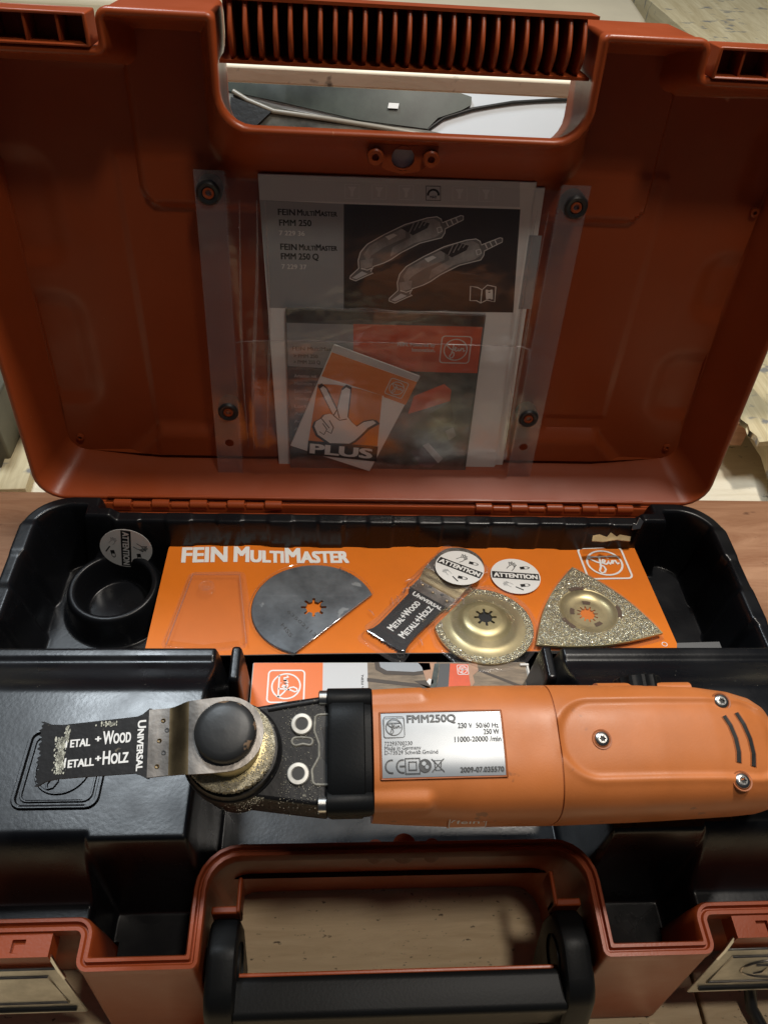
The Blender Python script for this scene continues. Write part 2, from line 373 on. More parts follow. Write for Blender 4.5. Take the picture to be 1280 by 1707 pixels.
def lid_depth(x, u):
    z = np.full(x.shape, .035)
    z -= .0030 * smooth(-sdbox(x, u, .002, .30, .146, .111, .012) / .0025)
    z -= .0012 * smooth(-sdbox(x, u, .000, .10, .157, .118, .004) / .0015)
    tw = .196 - (.196 - .156) * np.clip(u / .041, 0, 1.2)
    z -= .0055 * smooth(np.minimum(tw - np.abs(x), .0440 - u) / .011)
    z += .0010 * smooth(-sdbox(x, u, .135, .0475, .022, .0055, .002) / .001)
    for cx, cu, hx, hu in ((-.222, .095, .036, .043), (-.222, .185, .034, .036), (-.222, .010, .012, .010), (.222, .078, .040, .030), (.224, .150, .034, .026), (.226, .225, .03, .03)):
        z += .0022 * smooth(-sdbox(x, u, cx, cu, hx, hu, .018) / .014)
    return z
intm = [1.0, .9, .5, .3, .5, .4, 2.6, .4, .5, .3, .5, .9]
extm = [.3, .5, .2, .1, -.05, .05, 1.05, .05, -.05, .1, .2, .5]
rim = [(.0080, extm, .001, .0002), (.0070, extm, 0, -.0006), (.0018, extm, 0, -.0006), (.0002, extm, 0, -.0002), (.0002, extm, 0, .0014), (.0016, extm, 0, .0022), (.0016, extm, 0, .0028), (-.0008, extm, 0, .0033), (-.0008, extm, 0, .0047), (.0012, extm, 0, .0056)]
lrim = [(.0060, extm, .0005, 0), (.0055, extm, 0, -.0008), (.0016, extm, 0, -.0009), (.0004, extm, 0, -.0004), (-.0003, extm, 0, .0006), (-.0003, extm, 0, .0018), (.0004, extm, 0, .0027), (.0018, extm, 0, .0032)]
lid = shell(LF, -1, [(.050, extm, .0125, .0002)] + lrim + [(.012, intm, .003, .0038), (.0235, intm, .0072, .0046), (.0275, intm, .0085, .0054)], lid_depth, (intm, .0105, .0065), 'lid_shell', M_shell, None)
bext = [.3, .5, .6, -.15, -.8, -.25, 1.25, -.25, -.8, -.15, .6, .5]
bint = [.1, .05, .6, 0, -.5, -.1, 1.25, -.1, -.5, 0, .6, .05]
base = shell(Frame((0, 0, 0), (1, 0, 0), (0, -1, 0)), 1, [(.100, bext, .009, .0035), (.0975, bext, .010, .0005)] + [(a, bext, c, d) for a, _, c, d in rim] + [(.03, bint, .004, .0058)], lambda x, y: np.full(x.shape, .095), (bint, .010, .006), 'base_shell', M_shell, None)
# lid grip: half pipe with ribs, between the two front lobes of the lid
b = B(); prof = [(.2675, .001), (.2675, .020), (.2700, .029), (.2760, .033), (.2850, .033), (.2915, .029), (.2945, .020), (.2950, .003)]
inn = [(.2935, .003), (.2930, .019), (.2905, .027), (.2845, .0315), (.2765, .0315), (.2712, .0275), (.2690, .020), (.2690, .001)]
GW = .010; prof = [(u - .0010, w_ + GW) for u, w_ in prof]; inn = [(u - .0010, w_ + GW) for u, w_ in inn]; gp = prof + inn
b.loft([[LF.p(x, u, -w_) for u, w_ in gp] for x in (-XR + .0005, XR - .0005)], M_shell)
b.build('lid_grip', lid, smooth=40, merge=True)
rib0 = None
for i in range(25):
    x = -XR + .0067 + i * (2 * XR - .0134) / 24
    if rib0 is None:
        b = B(); n = 12
        front = [(.2678 + .0250 * k / n, GW + .0050 - .0068 * math.sin(PI * (k / n) ** .8)) for k in range(n + 1)]
        pts = front + [(u, w_ + .0006) for u, w_ in inn[1:-1]]
        b.loft([[LF.p(x + dx, u, -w_) for u, w_ in pts] for dx in (-.0011, .0011)], M_shell)
        rib0 = b.build('rib', lid, bevel=.0007, seg=2)
    else:
        o = rib0.copy(); COL.objects.link(o); o.parent = lid; o.location = rib0.location + Vector((x - (-XR + .0067), 0, 0))
# small ribs in the two latch pockets of the lid
for sx in (-1, 1):
    b = B(); b.box(LF, sx * .1500, sx * .222, D - RL + .001, D - RL + .0022, -.016, .001, M_shell); b.box(LF, sx * .1500, sx * .222, D - .0035, D - .002, -.016, -.001, M_shell)
    b.box(LF, sx * .1500, sx * .222, D - RL + .001, D - .002, -.0175, -.016, M_shell); b.box(LF, sx * .1495, sx * .1512, D - RL + .001, D - .002, -.016, .001, M_shell)
    p = b.build('latch_pocket', lid, bevel=.0006)
    for x in (.163, .178, .193, .208):
        b = B(); b.box(LF, sx * x, sx * (x + .0014), D - RL + .002, D - .003, -.016, -.002, M_shell); b.build('rib', lid, bevel=.0004)
# tab with two screw bosses and a pale disc standing for the view through its hole, under the grip opening
cx, cu = LF.hit(672, 262, -.004)
b = B(); tabp = [(cx - .018, cu + .006), (cx - .017, cu - .001), (cx - .009, cu - .0068), (cx, cu - .0085), (cx + .009, cu - .0068), (cx + .017, cu - .001), (cx + .018, cu + .006)]
hole = circ(cx, cu - .0005, .0060, 28)
b.holed(LF, -.011, -.004, [tabp[::-1] if False else tabp, hole], M_shell); tb = b.build('lock_tab', lid, bevel=.0006)
b = B(); b.lathe(LF, cx, cu - .0005, [(.0062, -.0085), (.0, -.0085)], M_pgrey, 24); b.build('lock_hole_view_disc', lid)
for s in (-1, 1):
    b = B(); b.lathe(LF, cx + s * .0145, cu - .0003, [(.0046, -.010), (.0044, -.002), (.0036, -.0012), (.0019, -.0016), (.0016, -.008)], M_shell, 24)
    b.lathe(LF, cx + s * .0145, cu - .0003, [(.0017, -.0045), (0, -.0045)], M_ink_shade, 16); b.build('screw_boss', lid, smooth=40)
for a in (LF.hit(135, 728, -.035), LF.hit(1110, 745, -.035), LF.hit(1256, 354, -.035)):
    b = B(); b.lathe(LF, a[0], a[1], [(.0030, -.039), (.0026, -.0335), (.0012, -.0332), (.001, -.036)], M_shell, 20); b.build('locating_peg', lid, smooth=40)
b = B(); b.tube([LF.p(-.188, .0035, .0010), LF.p(.188, .0035, .0010)], .0012, M_shell); b.build('hinge_rail', lid, smooth=40)
# hinge knuckles
for x0, x1 in ((-.1845, -.069), (.066, .181)):
    n = 9; wd = (x1 - x0) / n
    for i in range(n):
        b = B(); xa = x0 + i * wd + .0006; xb = xa + wd - .0012; r = .0034 if i % 2 == 0 else .0026; zc = -.0005 if i % 2 == 0 else -.0015
        b.loft([[np.array([x, -.0035 + r * math.cos(t), zc + r * math.sin(t)]) for t in (2 * PI * k / 14 for k in range(14))] for x in (xa, xb)], M_shell)
        b.build('hinge_knuckle', case, smooth=40, bevel=.0004)
b = B(); b.tube([(-.186, -.0035, -.001), (.183, -.0035, -.001)], .0011, M_zinc); b.build('hinge_pin', case, smooth=60)
b = B(); b.box(WF, -.187, .187, -.0135, -.0072, -.012, -.0045, M_shell); b.build('hinge_ledge', case, bevel=.0006)
# base lock boss behind the handle recess
b = B(); b.lathe(WF, .0035, -.2345, [(.0062, -.014), (.0060, -.006), (.0, -.006)], M_shell, 24); b.build('lock_boss', case, smooth=40)
for s in (-1, 1):
    b = B(); b.lathe(WF, .0035 + s * .0145, -.2345, [(.0046, -.018), (.0044, -.009), (.0018, -.009), (.0016, -.014)], M_shell, 24); b.build('screw_boss', case, smooth=40)
# carrying handle: black bar and two rounded arms
handle = thing('carrying_handle', None, None, (0, -.29, -.03)); handle.parent = case; handle.location = Vector((0, -.29, -.03)) - case.location
b = B(); sec = rrect(-.3045, -.2865, -.0540, -.0225, .0035, 5)
b.loft([[np.array([x, y, z]) for y, z in sec] for x in (-.077, -.0765, .0765, .077)], M_blackM); b.build('grip_bar', handle, smooth=45)
for s in (-1, 1):
    b = B(); arm = round_poly([(-.309, -.088), (-.272, -.082), (-.2605, -.040), (-.2625, -.0165), (-.2790, -.0105), (-.3010, -.0160), (-.312, -.050)], [.008, .012, .014, .009, .012, .014, .012], 5)
    xa, xb = s * .0765, s * .0905
    b.loft([[np.array([xa + s * e[0], -.287 + (y + .287) * e[1], -.046 + (z + .046) * e[1]]) for y, z in arm] for e in ((0, .93), (.0012, .985), (.003, 1), (.0105, 1), (.0125, .985), (.0138, .94))], M_blackM)
    b.build('handle_arm', handle, smooth=35)
    b = B(); fr = Frame((s * .0765, -.281, -.030), (0, 1, 0), (0, 0, 1)) if s > 0 else Frame((s * .0765, -.281, -.030), (0, -1, 0), (0, 0, 1))
    b.lathe(fr, 0, 0, [(.0105, 0), (.0105, -.0018 * 1), (.0095, -.0026)] if False else [(.0105, -.001), (.0105, .0022), (.0090, .0030), (0, .0030)], M_blackM, 28); b.build('pivot_cap', handle, smooth=40)
b = B(); b.box(WF, -.0765, .0765, -.2862, -.2842, -.036, -.0280, M_shell); b.build('grip_backing', handle, bevel=.0006)
for s in (-1, 1):                                     # small catch brackets in the corners of the recess
    b = B(); b.box(WF, s * .0765, s * .0905, -.262, -.2585, -.028, -.014, M_shell); b.box(WF, s * .0765, s * .0785, -.262, -.246, -.028, -.012, M_shell); b.build('handle_bracket', case, bevel=.0008)
# latches
for s in (-1, 1):
    b = B(); x0, x1 = s * .1585, s * .2265
    b.box(WF, x0, x1, -.2815, -.2705, -.0135, -.0042, M_shell); sx = s * .1725
    pl = [(min(x0, x1), -.2815), (max(x0, x1), -.2815), (max(x0, x1), -.2705), (min(x0, x1), -.2705)]
    b.holed(WF, -.0042, -.0018, [pl, rrect(sx - .003, sx + .003, -.2796, -.2742, .0004, 2)], M_shell)
    b.build('latch_bar', case, bevel=.0009)
    lt = Frame((s * .192, -.2830, -.0145), (1, 0, 0), (0, .007, .043)); x0 = -s * .0350; x1 = s * .0345
    b = B(); out = [(x0, 0), (x1, 0), (x1, -.049), (x0 - s * .0050, -.049)]
    if s < 0: out = out[::-1]
    b.prism(lt, out, -.0007, .0006, M_latch)
    lp = b.build('latch', case, bevel=.0008)
    b = B(); fr_ = [(x0 - s * .0006 + s * .006, -.007), (x1 - s * .004, -.007), (x1 - s * .004, -.036), (x0 - s * .0045 + s * .006, -.036)]
    b.tube([lt.p(a, c, .0007) for a, c in fr_], .0007, M_steel, 6, True)
    b.tube([lt.p(x0 - s * .001, -.0425, .001), lt.p(x1 - s * .004, -.0425, .001)], .0012, M_ink_shade, 6)
    b.build('embossed_frame', lp, smooth=60)
    b = B(); b.tube([WF.p(s * .1590, -.2800, -.006), lt.p(x0, -.001, 0), lt.p(x0 - s * .001, -.010, 0)], .0010, M_zinc); b.build('latch_wire', lp, smooth=60)
    if s < 0: continue
    b = B(); b.tube([lt.p(a + .0006, c, .0008) for a, c in [(math.cos(t) * .021, -.0215 + math.sin(t) * .0105) for t in np.linspace(0, 2 * PI, 33)[:-1]]], .0006, M_steel, 6, True)
    for st in ([(-.014, .004), (.014, .004)], [(-.006, .004), (-.008, -.004), (-.012, -.006)], [(-.004, -.002), (-.001, .001), (-.003, -.004), (.001, -.003), (.003, .001), (.004, -.003), (.006, .001), (.008, .0), (.009, -.004)]):
        b.tube([lt.p(a, c - .0215, .0008) for a, c in st], .0006, M_steel, 6)
    b.build('embossed_emblem', lp, smooth=60)

# ================================================================ STORAGE TRAY (vacuum formed)
def tray_h(x, y):
    ax = np.abs(x); sb = sdbox(x, y, 0, -.1455, .2405, .1430, .034)
    d = np.minimum(-sb, np.maximum(ax - .187, -(y + .0120)))
    per = np.where(ax > .2, y, x)
    scal = np.where(ax > .19, smooth(.5 + 1.4 * np.sin(2 * PI * (y + .004) / .052)), smooth(.5 + 2.2 * np.sin(2 * PI * (x + .01) / .034)))
    front = smooth((-.134 - y) / .004)
    zl = .0085 + .0010 * np.where(ax > .19, scal, .4 * scal) - .0045 * smooth((.183 - ax) / .006) * smooth((y + .05) / .01)
    T = zl
    ridge = .018 + .0015 * np.exp(-((y + .1385) / .0022) ** 2) + .015 * smooth((-.1405 - y) / .029) * 1.0
    ridge = np.where(y > -.1385, .018 + .0015, ridge)
    onr = smooth((-.130 - y) / .004)
    T = zl * (1 - onr) + ridge * onr
    lip = smooth(d / .0035)
    lipw = .0105 + np.where(ax > .19, .0022, .0011) * scal
    # back pit
    dp = np.minimum(d - lipw, y + .1335)
    floor = np.full(x.shape, -.046); floor -= .028 * smooth((x - .183) / .006)
    floor += .004 * smooth((-.222 - x) / .004) * scal + .003 * smooth((np.abs(y + .095) - .002) / -.004)
    rr = np.hypot(x + .1790, y + .0560)
    ring = smooth((.0355 - rr) / .0075) * (1 - smooth((.0250 - rr) / .0050))
    floor = floor + .0220 * ring * (x < -.12)
    for bx, by in ((-.188, -.101), (-.163, -.099)): floor += .0035 * np.exp(-(((x - bx) / .003) ** 2 + ((y - by) / .005) ** 2))
    floor += .006 * smooth((-.1135 - y) / .006) * smooth((-.12 - x) / .01)
    pit = smooth(dp / .0085)
    z = T + (floor - T) * pit * smooth((y + .1335) / .004)
    # middle and front
    mid = 1 - smooth((ax - .0915) / .0075)
    zlow = -.088 + .0815 * smooth((ax - .1415) / .003)
    yb = np.where(ax > .143, -.2600, -.2560); yt = np.where(ax > .143, -.2395, -.2430)
    side = smooth((y - yb) / (yt - yb))
    zs = zlow + (T - zlow) * side
    zm = -.046 - .038 * smooth((-.193 - y) / .007)
    zf = zm * mid + zs * (1 - mid)
    post = smooth(-sdbox(ax, y, .0855, -.151, .0072, .0150, .006) / .0045)
    zf = np.maximum(zf, -.046 + .078 * post)
    gate = smooth((-.1280 - y) / .003)
    z = np.where(y < -.1335, zf, z * (1 - gate * mid) + (-.046) * gate * mid)
    z2 = -.046 + .078 * smooth(-sdbox(ax, y, .0855, -.146, .0068, .0150, .006) / .0045)
    z = np.maximum(z, np.where(y > -.1335, z2, -1))
    return np.where(y < -.20, z, -.022 + (z + .022) * lip)
st = .0008
gx = np.arange(-.2445, .2445 + st, st); gy = np.arange(-.2865, .0005 + st, st); X, Y = np.meshgrid(gx, gy); Z = tray_h(X, Y)
# soften like drawn plastic sheet
for _ in range(2):
    Zp = np.pad(Z, 1, mode='edge'); Z = (Zp[1:-1, 1:-1] * 4 + Zp[:-2, 1:-1] + Zp[2:, 1:-1] + Zp[1:-1, :-2] + Zp[1:-1, 2:]) / 8
AX = np.abs(X)
keep = ~((AX < .0945) & (Y < -.2365)) & ~((AX >= .0945) & (AX < .1395) & (Y < -.2815)) & ~((AX >= .1395) & (Y < -.2655)) & (sdbox(X, Y, 0, -.1455, .2415, .1440, .035) < .0015) & ~((AX < .186) & (Y > -.0105))
idx = -np.ones(X.shape, int); idx[keep] = np.arange(keep.sum())
q = keep[:-1, :-1] & keep[1:, :-1] & keep[:-1, 1:] & keep[1:, 1:]
F4 = np.stack([idx[:-1, :-1][q], idx[:-1, 1:][q], idx[1:, 1:][q], idx[1:, :-1][q]], 1)
me = bpy.data.meshes.new('storage_tray'); V = np.stack([X[keep], Y[keep], Z[keep]], 1)
me.vertices.add(len(V)); me.vertices.foreach_set('co', V.ravel()); me.loops.add(F4.size); me.loops.foreach_set('vertex_index', F4.ravel().astype(np.int32))
me.polygons.add(len(F4)); me.polygons.foreach_set('loop_start', np.arange(0, F4.size, 4, dtype=np.int32)); me.polygons.foreach_set('loop_total', np.full(len(F4), 4, np.int32))
me.update(calc_edges=True); me.validate(); me.materials.append(M_black); me.shade_smooth()
tray = finish('storage_tray', me, None)
tag(tray, 'black vacuum-formed storage tray filling the open case', 'storage tray')
def dens(P, L, cl):
    out = []; n = len(P)
    for i in range(n if cl else n - 1):
        p, q = P[i], P[(i + 1) % n]; k = max(1, int(math.hypot(q[0] - p[0], q[1] - p[1]) / L))
        out += [(p[0] + (q[0] - p[0]) * j / k, p[1] + (q[1] - p[1]) * j / k) for j in range(k)]
    return out + ([] if cl else [P[-1]])
def emblem(b, F, a, c, r, m, lw=.07, h=0, rot=0, frame=True, raised=False):
    """round script emblem in a rounded square; r = half side"""
    G = F.sub(a, c, rot)
    put = (lambda pts, cl=False: b.tube([G.p(x * r, y * r, h) for x, y in pts], lw * r * .6, m, 6, cl)) if raised else (lambda pts, cl=False: b.stroke(G, h, dens([(x * r, y * r) for x, y in pts], .3 * r, cl), lw * r, m, closed=cl))
    if frame: put(rrect(-1, 1, -1, 1, .22, 4), True)
    put(circ(0, 0, .78, 36), True)
    put([(-.68, .40), (.68, .40)]); put([(-.68, .40), (-.52, .22), (-.36, .08), (-.22, 0)])
    put([(-.16, .40), (-.18, .1), (-.24, -.25), (-.36, -.5), (-.30, -.64), (-.16, -.6), (-.06, -.42), (-.10, -.22), (-.26, -.12)])
    put([(-.14, -.02), (.00, .04), (.06, .16), (-.02, .22), (-.08, .1), (-.04, -.06), (.06, -.10), (.16, 0), (.20, .14), (.18, -.02), (.22, -.10), (.32, .02), (.36, .16), (.36, -.08)])
    put([(.36, -.02), (.44, .12), (.52, .14), (.54, .0), (.56, -.10), (.66, -.02)])
    put([(.20, .27), (.21, .30)])
PF = Frame((0, 0, .0335), (1, 0, 0), (0, 1, 0)); ec = PF.hit(112, 1283, 0)
b = B(); emblem(b, PF, ec[0] - .002, ec[1] + .001, .0160, M_black, .07, -.0002, 0, True, True)
b.tube([PF.p(ec[0] - .002 + x * .0188, ec[1] + .001 + y * .0188, -.0002) for x, y in rrect(-1, 1, -1, 1, .24, 5)], .0012, M_black, 6, True)
b.build('embossed_emblem', tray, smooth=60)

# ================================================================ ACCESSORY CARD
def z_hit(px, py, z): return np.array([*Frame((0, 0, z), (1, 0, 0), (0, 1, 0)).hit(px, py), z])
tl, tr, bl, br = z_hit(280, 905, -.018), z_hit(1048, 906, -.018), z_hit(246, 1093, -.006), z_hit(1135, 1081, -.006)
class SubWave(Frame):
    def p(s, a, b, h=0.0): return s.par.p(s.a0 + a * s.c - b * s.n, s.b0 + a * s.n + b * s.c, h + s.h0)
class CardFrame(Frame):                               # a sheet that waves a little: the surface height follows the sheet
    def sub(s, a, b, ang=0.0, h=0.0):
        G = SubWave(s.o, s.ex, s.ey); G.par = s; G.a0 = a; G.b0 = b; G.c = math.cos(ang); G.n = math.sin(ang); G.h0 = h
        f = Frame.sub(s, a, b, ang, h); G.o, G.ex, G.ey, G.ez = f.o, f.ex, f.ey, f.ez; return G
    def p(s, a, b, h=0.0): return s.o + s.ex * a + s.ey * b + s.ez * (h + s.wave(a, b))
    wave = staticmethod(lambda a, b: 0.0)
CF = CardFrame((bl + br + tl + tr) / 4, (br - bl + tr - tl), ((tl + tr) - (bl + br)))
cw = np.linalg.norm(br - bl) / 2 + .0005; ch = np.linalg.norm(tl - bl) / 2
CF.wave = staticmethod(lambda a, b: .0005 * math.sin(a * 42 + .6) * (.4 + b / .05) + .0003 * math.sin(a * 95) * max(0, b / .045))
def sheet(F, a0, a1, b0, b1, th, nx, ny, mtop, medge, r=.004, h=0, skew=lambda a, b: (a, b)):
    b_ = B(); vs = []; n = (nx + 1) * (ny + 1)
    for top in (0, 1):
        for j in range(ny + 1):
            for i in range(nx + 1):
                a = a0 + (a1 - a0) * i / nx; c = b0 + (b1 - b0) * j / ny
                if i in (0, nx) and j in (0, ny): a -= math.copysign(r * .35, a - (a0 + a1) / 2); c -= math.copysign(r * .35, c - (b0 + b1) / 2)
                a, c = skew(a, c); vs.append(F.p(a, c, h - (th if top == 0 else 0)))
    q = lambda i, j, t: t * n + j * (nx + 1) + i
    b_.add(vs, [(q(i, j, 1), q(i + 1, j, 1), q(i + 1, j + 1, 1), q(i, j + 1, 1)) for i in range(nx) for j in range(ny)], mtop)
    k = b_.n; b_.n = b_.n
    fe = [(q(i, j, 0), q(i, j + 1, 0), q(i + 1, j + 1, 0), q(i + 1, j, 0)) for i in range(nx) for j in range(ny)]
    for i in range(nx): fe += [(q(i, 0, 0), q(i + 1, 0, 0), q(i + 1, 0, 1), q(i, 0, 1)), (q(i + 1, ny, 0), q(i, ny, 0), q(i, ny, 1), q(i + 1, ny, 1))]
    for j in range(ny): fe += [(q(0, j + 1, 0), q(0, j, 0), q(0, j, 1), q(0, j + 1, 1)), (q(nx, j, 0), q(nx, j + 1, 0), q(nx, j + 1, 1), q(nx, j, 1))]
    mi = b_.mi(medge)
    for f in fe: b_.f.append(f); b_.fm.append(mi)
    return b_
card = thing('accessory_card', 'long orange accessory card with white lettering and clear blisters, lying in the tray', 'accessory card', tuple(CF.o))
hwt = np.linalg.norm(tr - tl) / 2
sheet(CF, -cw, cw, -ch, ch, .0007, 90, 20, M_orange, M_card, .004).build('backing_card', card, smooth=30)
b = B(); H = .0003
b.text(CF, H, 'FEIN', (304, 937), (378, 937), (306, 912), M_white, .042)
b.text(CF, H, 'MultiMaster', (391, 937), (581, 937), (392, 912), M_white, .042, True)
b.build('brand_lettering', card)
b = B(); lc = CF.hit(1007, 939, 0); emblem(b, CF, lc[0], lc[1], .0155, M_white, .09, H + .0001); b.build('printed_emblem', card)
b = B()
b.text(CF, H, '6 37 31 001 01 4', (962, 1086), (1024, 1085), (962, 1080), M_white, .02)
cc = CF.hit(1107, 1074); b.stroke(CF, H, circ(cc[0], cc[1], .0016, 20), .0004, M_white, closed=True)
tag(b.build('part_number', card), kind='stuff')

def blister(F, pts, h, ins=.0022, r=.0006, name='blister', parent=card, topk=.93):
    c = np.mean(np.array(pts), 0); pts = round_poly(pts, [.004] * len(pts), 4)
    def ring(k, hh, out=0): return [F.p(c[0] + (a - c[0]) * k, c[1] + (b_ - c[1]) * k, hh) for a, b_ in pts]
    b = B(); b.loft([ring(1.09, .0004), ring(1.02, .0005), ring(1.0, .0012), ring(.985, h * .7), ring(.975, h * .95), ring(topk, h), ring(topk * .8, h * 1.02), ring(topk * .72, h * .93)], M_clear, True, False, True)
    return b.build(name, parent, smooth=35)
H4 = lambda pts: [tuple(CF.hit(*p, .002)) for p in pts]
bl1 = blister(CF, H4([(273, 1072), (300, 1005), (318, 957), (404, 956), (412, 1010), (408, 1072), (340, 1080)]), .0045, topk=.90)
b = B(); e1 = H4([(278, 1078), (322, 962), (400, 962), (411, 1075)]); b.tube([CF.p(*p, .0040) for p in e1], .0005, M_filmedge, 6)
g = CF.hit(346, 988); b.lathe(CF, g[0], g[1], [(.0055, .004), (.005, .0062), (.003, .0066), (.0022, .0045), (0, .0045)], M_clear, 20); b.build('moulded_edge', bl1, smooth=60)
# half-moon saw blade
c1 = CF.hit(523, 1012, .002); a1 = CF.hit(622, 990, .002); a2 = CF.hit(491, 1088, .002)
Rb = float(np.hypot(*(a1 - c1)) + np.hypot(*(a2 - c1))) / 2
t1 = math.atan2(*(a1 - c1)[::-1]); t2 = math.atan2(*(a2 - c1)[::-1]) ;
if t2 < t1: t2 += 2 * PI
pts = []
nt = 150
for i in range(nt): 
    t = t1 + (t2 - t1) * i / nt
    pts += [(c1[0] + Rb * math.cos(t), c1[1] + Rb * math.sin(t)), (c1[0] + (Rb - .0009) * math.cos(t + .003), c1[1] + (Rb - .0009) * math.sin(t + .003))]
pts.append((c1[0] + Rb * math.cos(t2), c1[1] + Rb * math.sin(t2)))
seg_saw = thing('half_moon_saw_blade', 'blue-grey half-moon saw blade with fine teeth and orange star-shaped hole, left on the orange card', 'saw blade', tuple(CF.p(*c1, .001)))
b = B(); b.holed(CF, .0010, .0020, [pts, star(c1[0], c1[1], .0082, .0050)], M_blue); b.build('blade_plate', seg_saw)
b = B(); b.text(CF, .0021, 'EXACT', (565, 950), (590, 965), (567, 945), M_dgrey, .0); b.text(CF, .0021, 'HSS', (468, 1042), (484, 1063), (473, 1038), M_dgrey, .01)
b.text(CF, .0021, '63502113', (478, 1020), (525, 1062), (482, 1016), M_dgrey, .0); tag(b.build('etched_text', seg_saw), kind='stuff')
big = [(c1[0] + (Rb + .001) * math.cos(t1 + (t2 - t1) * i / 30), c1[1] + (Rb + .001) * math.sin(t1 + (t2 - t1) * i / 30)) for i in range(31)]
b = B(); b.loft([[CF.p(*p, .0005) for p in big], [CF.p(*p, .0030) for p in big]], M_clear, True, False, False); b.tube([CF.p(*p, .0030) for p in big], .00025, M_clear, 5, True); b.build('blister', card, smooth=40)

# universal blade: hub at the origin, cutting end towards -x
def universal_blade(F, root, worn=False, names=('shank', 'cutting_plate'), ks=1.0):
    F.k = ks
    def crank(a): return .0038 * float(smooth((a + .026) / .009))
    class K(Frame):
        def p(s, a, c, h=0.0): return F.p(a, c, h + crank(a) - .0038)
    G = K(F.o, F.ex, F.ey)
    outer = []
    for i in range(25): t = -PI / 2 + PI * i / 24; outer.append((.0168 * math.cos(t), .0168 * math.sin(t)))
    up = [(-.006, .0168), (-.012, .0166), (-.0168, .0164), (-.019, .0160), (-.0215, .0156), (-.024, .0153), (-.0262, .0151), (-.031, .0151), (-.0355, .0152)]
    lo = [(a, -c) for a, c in up[::-1]]
    # strips so that the crank bends
    xs = [.0168 * math.cos(t) for t in np.linspace(0, PI / 2, 9)] + [u[0] for u in up]
    ys = [.0168 * math.sin(t) for t in np.linspace(0, PI / 2, 9)] + [u[1] for u in up]
    b = B()
    for k in range(len(xs) - 1):
        m = M_steelB if -.0265 < (xs[k] + xs[k + 1]) / 2 < -.0165 else M_steel
        q = [(xs[k], -ys[k]), (xs[k], ys[k]), (xs[k + 1], ys[k + 1]), (xs[k + 1], -ys[k + 1])]
        vs = [G.p(a, c, 0) for a, c in q] + [G.p(a, c, -.0013) for a, c in q]
        b.add(vs, [(0, 1, 2, 3), (7, 6, 5, 4), (1, 5, 6, 2), (0, 3, 7, 4)] + ([(0, 4, 5, 1)] if k == 0 else []) + ([(3, 2, 6, 7)] if k == len(xs) - 2 else []), m)
    sh = b.build(names[0], root, smooth=30, merge=True)
    b = B()
    for i, (a, c) in enumerate([(-.0290, .0095), (-.0272, .0050), (-.0305, .0005), (-.0284, -.0050), (-.0312, -.0108)]):
        b.lathe(G, a, c, [(.0011, .0001), (.0009, .0003), (.0005, .0001), (0, -.0001)], M_dgrey if i % 2 else M_steelB, 12)
    b.build('spot_weld', sh, smooth=60)
    P = [(-.0345, .0158), (-.0352, .0158), (-.0385, .0135), (-.041, .0127), (-.074, .0118), (-.0790, .0126), (-.0822, .0142)]
    P = P + [(-.0838 + (.0012 if i % 2 else 0) + .0004 * math.sin(i), .0142 - .0284 * i / 28) for i in range(29)] + [(a, -c) for a, c in P[::-1]]
    if worn: P = [(a + rng.uniform(-.0002, .0002), c + rng.uniform(-.0002, .0002)) for a, c in P]
    b = B(); G1 = Frame(F.p(0, 0, -.0046), F.ex, F.ey); G1.k = ks; b.holed(G1, -.0006, .0006, [P[::-1]], M_bladeblk); pl = b.build(names[1], root)
    G2 = Frame(F.p(0, 0, -.0046 + .00072), F.ex, F.ey); G2.k = ks; b = B()
    if worn:
        b.text(G2, 0, 'etal', (-.0697, .0013), (-.0612, .0013), (-.0697, .0058), M_white, .028, True, px=False)
        b.text(G2, 0, '+', (-.0588, .0025), (-.0566, .0025), (-.0588, .0055), M_white, .05, px=False)
        b.text(G2, 0, 'Wood', (-.0555, .0013), (-.0433, .0013), (-.0555, .0073), M_white, .028, True, px=False)
        b.text(G2, 0, 'etall', (-.0700, -.0076), (-.0590, -.0076), (-.0700, -.0031), M_white, .028, True, px=False)
        b.text(G2, 0, '+', (-.0582, -.0062), (-.0560, -.0062), (-.0582, -.0032), M_white, .05, px=False)
        b.text(G2, 0, 'Holz', (-.0550, -.0076), (-.0440, -.0076), (-.0550, -.0016), M_white, .028, True, px=False)
        for sgn, y0 in ((1, .0013), (-1, -.0076)):                 # what is left of the two worn M's
            b.poly(G2, 0, [(-.0722, y0 + .0002), (-.0712, y0 + .0001), (-.0709, y0 + .0044), (-.0716, y0 + .0042)], M_white); b.poly(G2, 0, [(-.0744, y0), (-.0737, y0 + .0004), (-.0734, y0 + .0022), (-.0742, y0 + .0018)], M_white)
    else:
        for t_, x0, x1, y0 in (('Metal+Wood', -.0735, -.0433, .0013), ('Metall+Holz', -.0740, -.0420, -.0076)):
            b.text(G2, 0, t_, (x0, y0), (x1, y0), (x0, y0 + .0052), M_white, .028, True, px=False)
    b.text(G2, 0, 'Universal', (-.0403, .0105), (-.0403, -.0118), (-.0366, .0105), M_white, .028, True, px=False)
    b.build('blade_lettering', pl)
    return pl, G2
hb = CF.hit(765, 942, .006); he = CF.hit(640, 1072, .003); d = hb - he; ub = thing('universal_saw_blade', 'black plunge saw blade with white lettering and grey shank, sealed on the orange card', 'saw blade', tuple(CF.p(*hb, .006)))
UF = CF.sub(hb[0], hb[1], math.atan2(d[1], d[0]), .0065); UF = Frame(UF.o, UF.ex, UF.ey)
universal_blade(UF, ub, False)
L2 = lambda a, c: tuple(CF.hit(*(0, 0)) * 0 + np.array([(UF.p(a, c) - CF.o) @ CF.ex, (UF.p(a, c) - CF.o) @ CF.ey]))
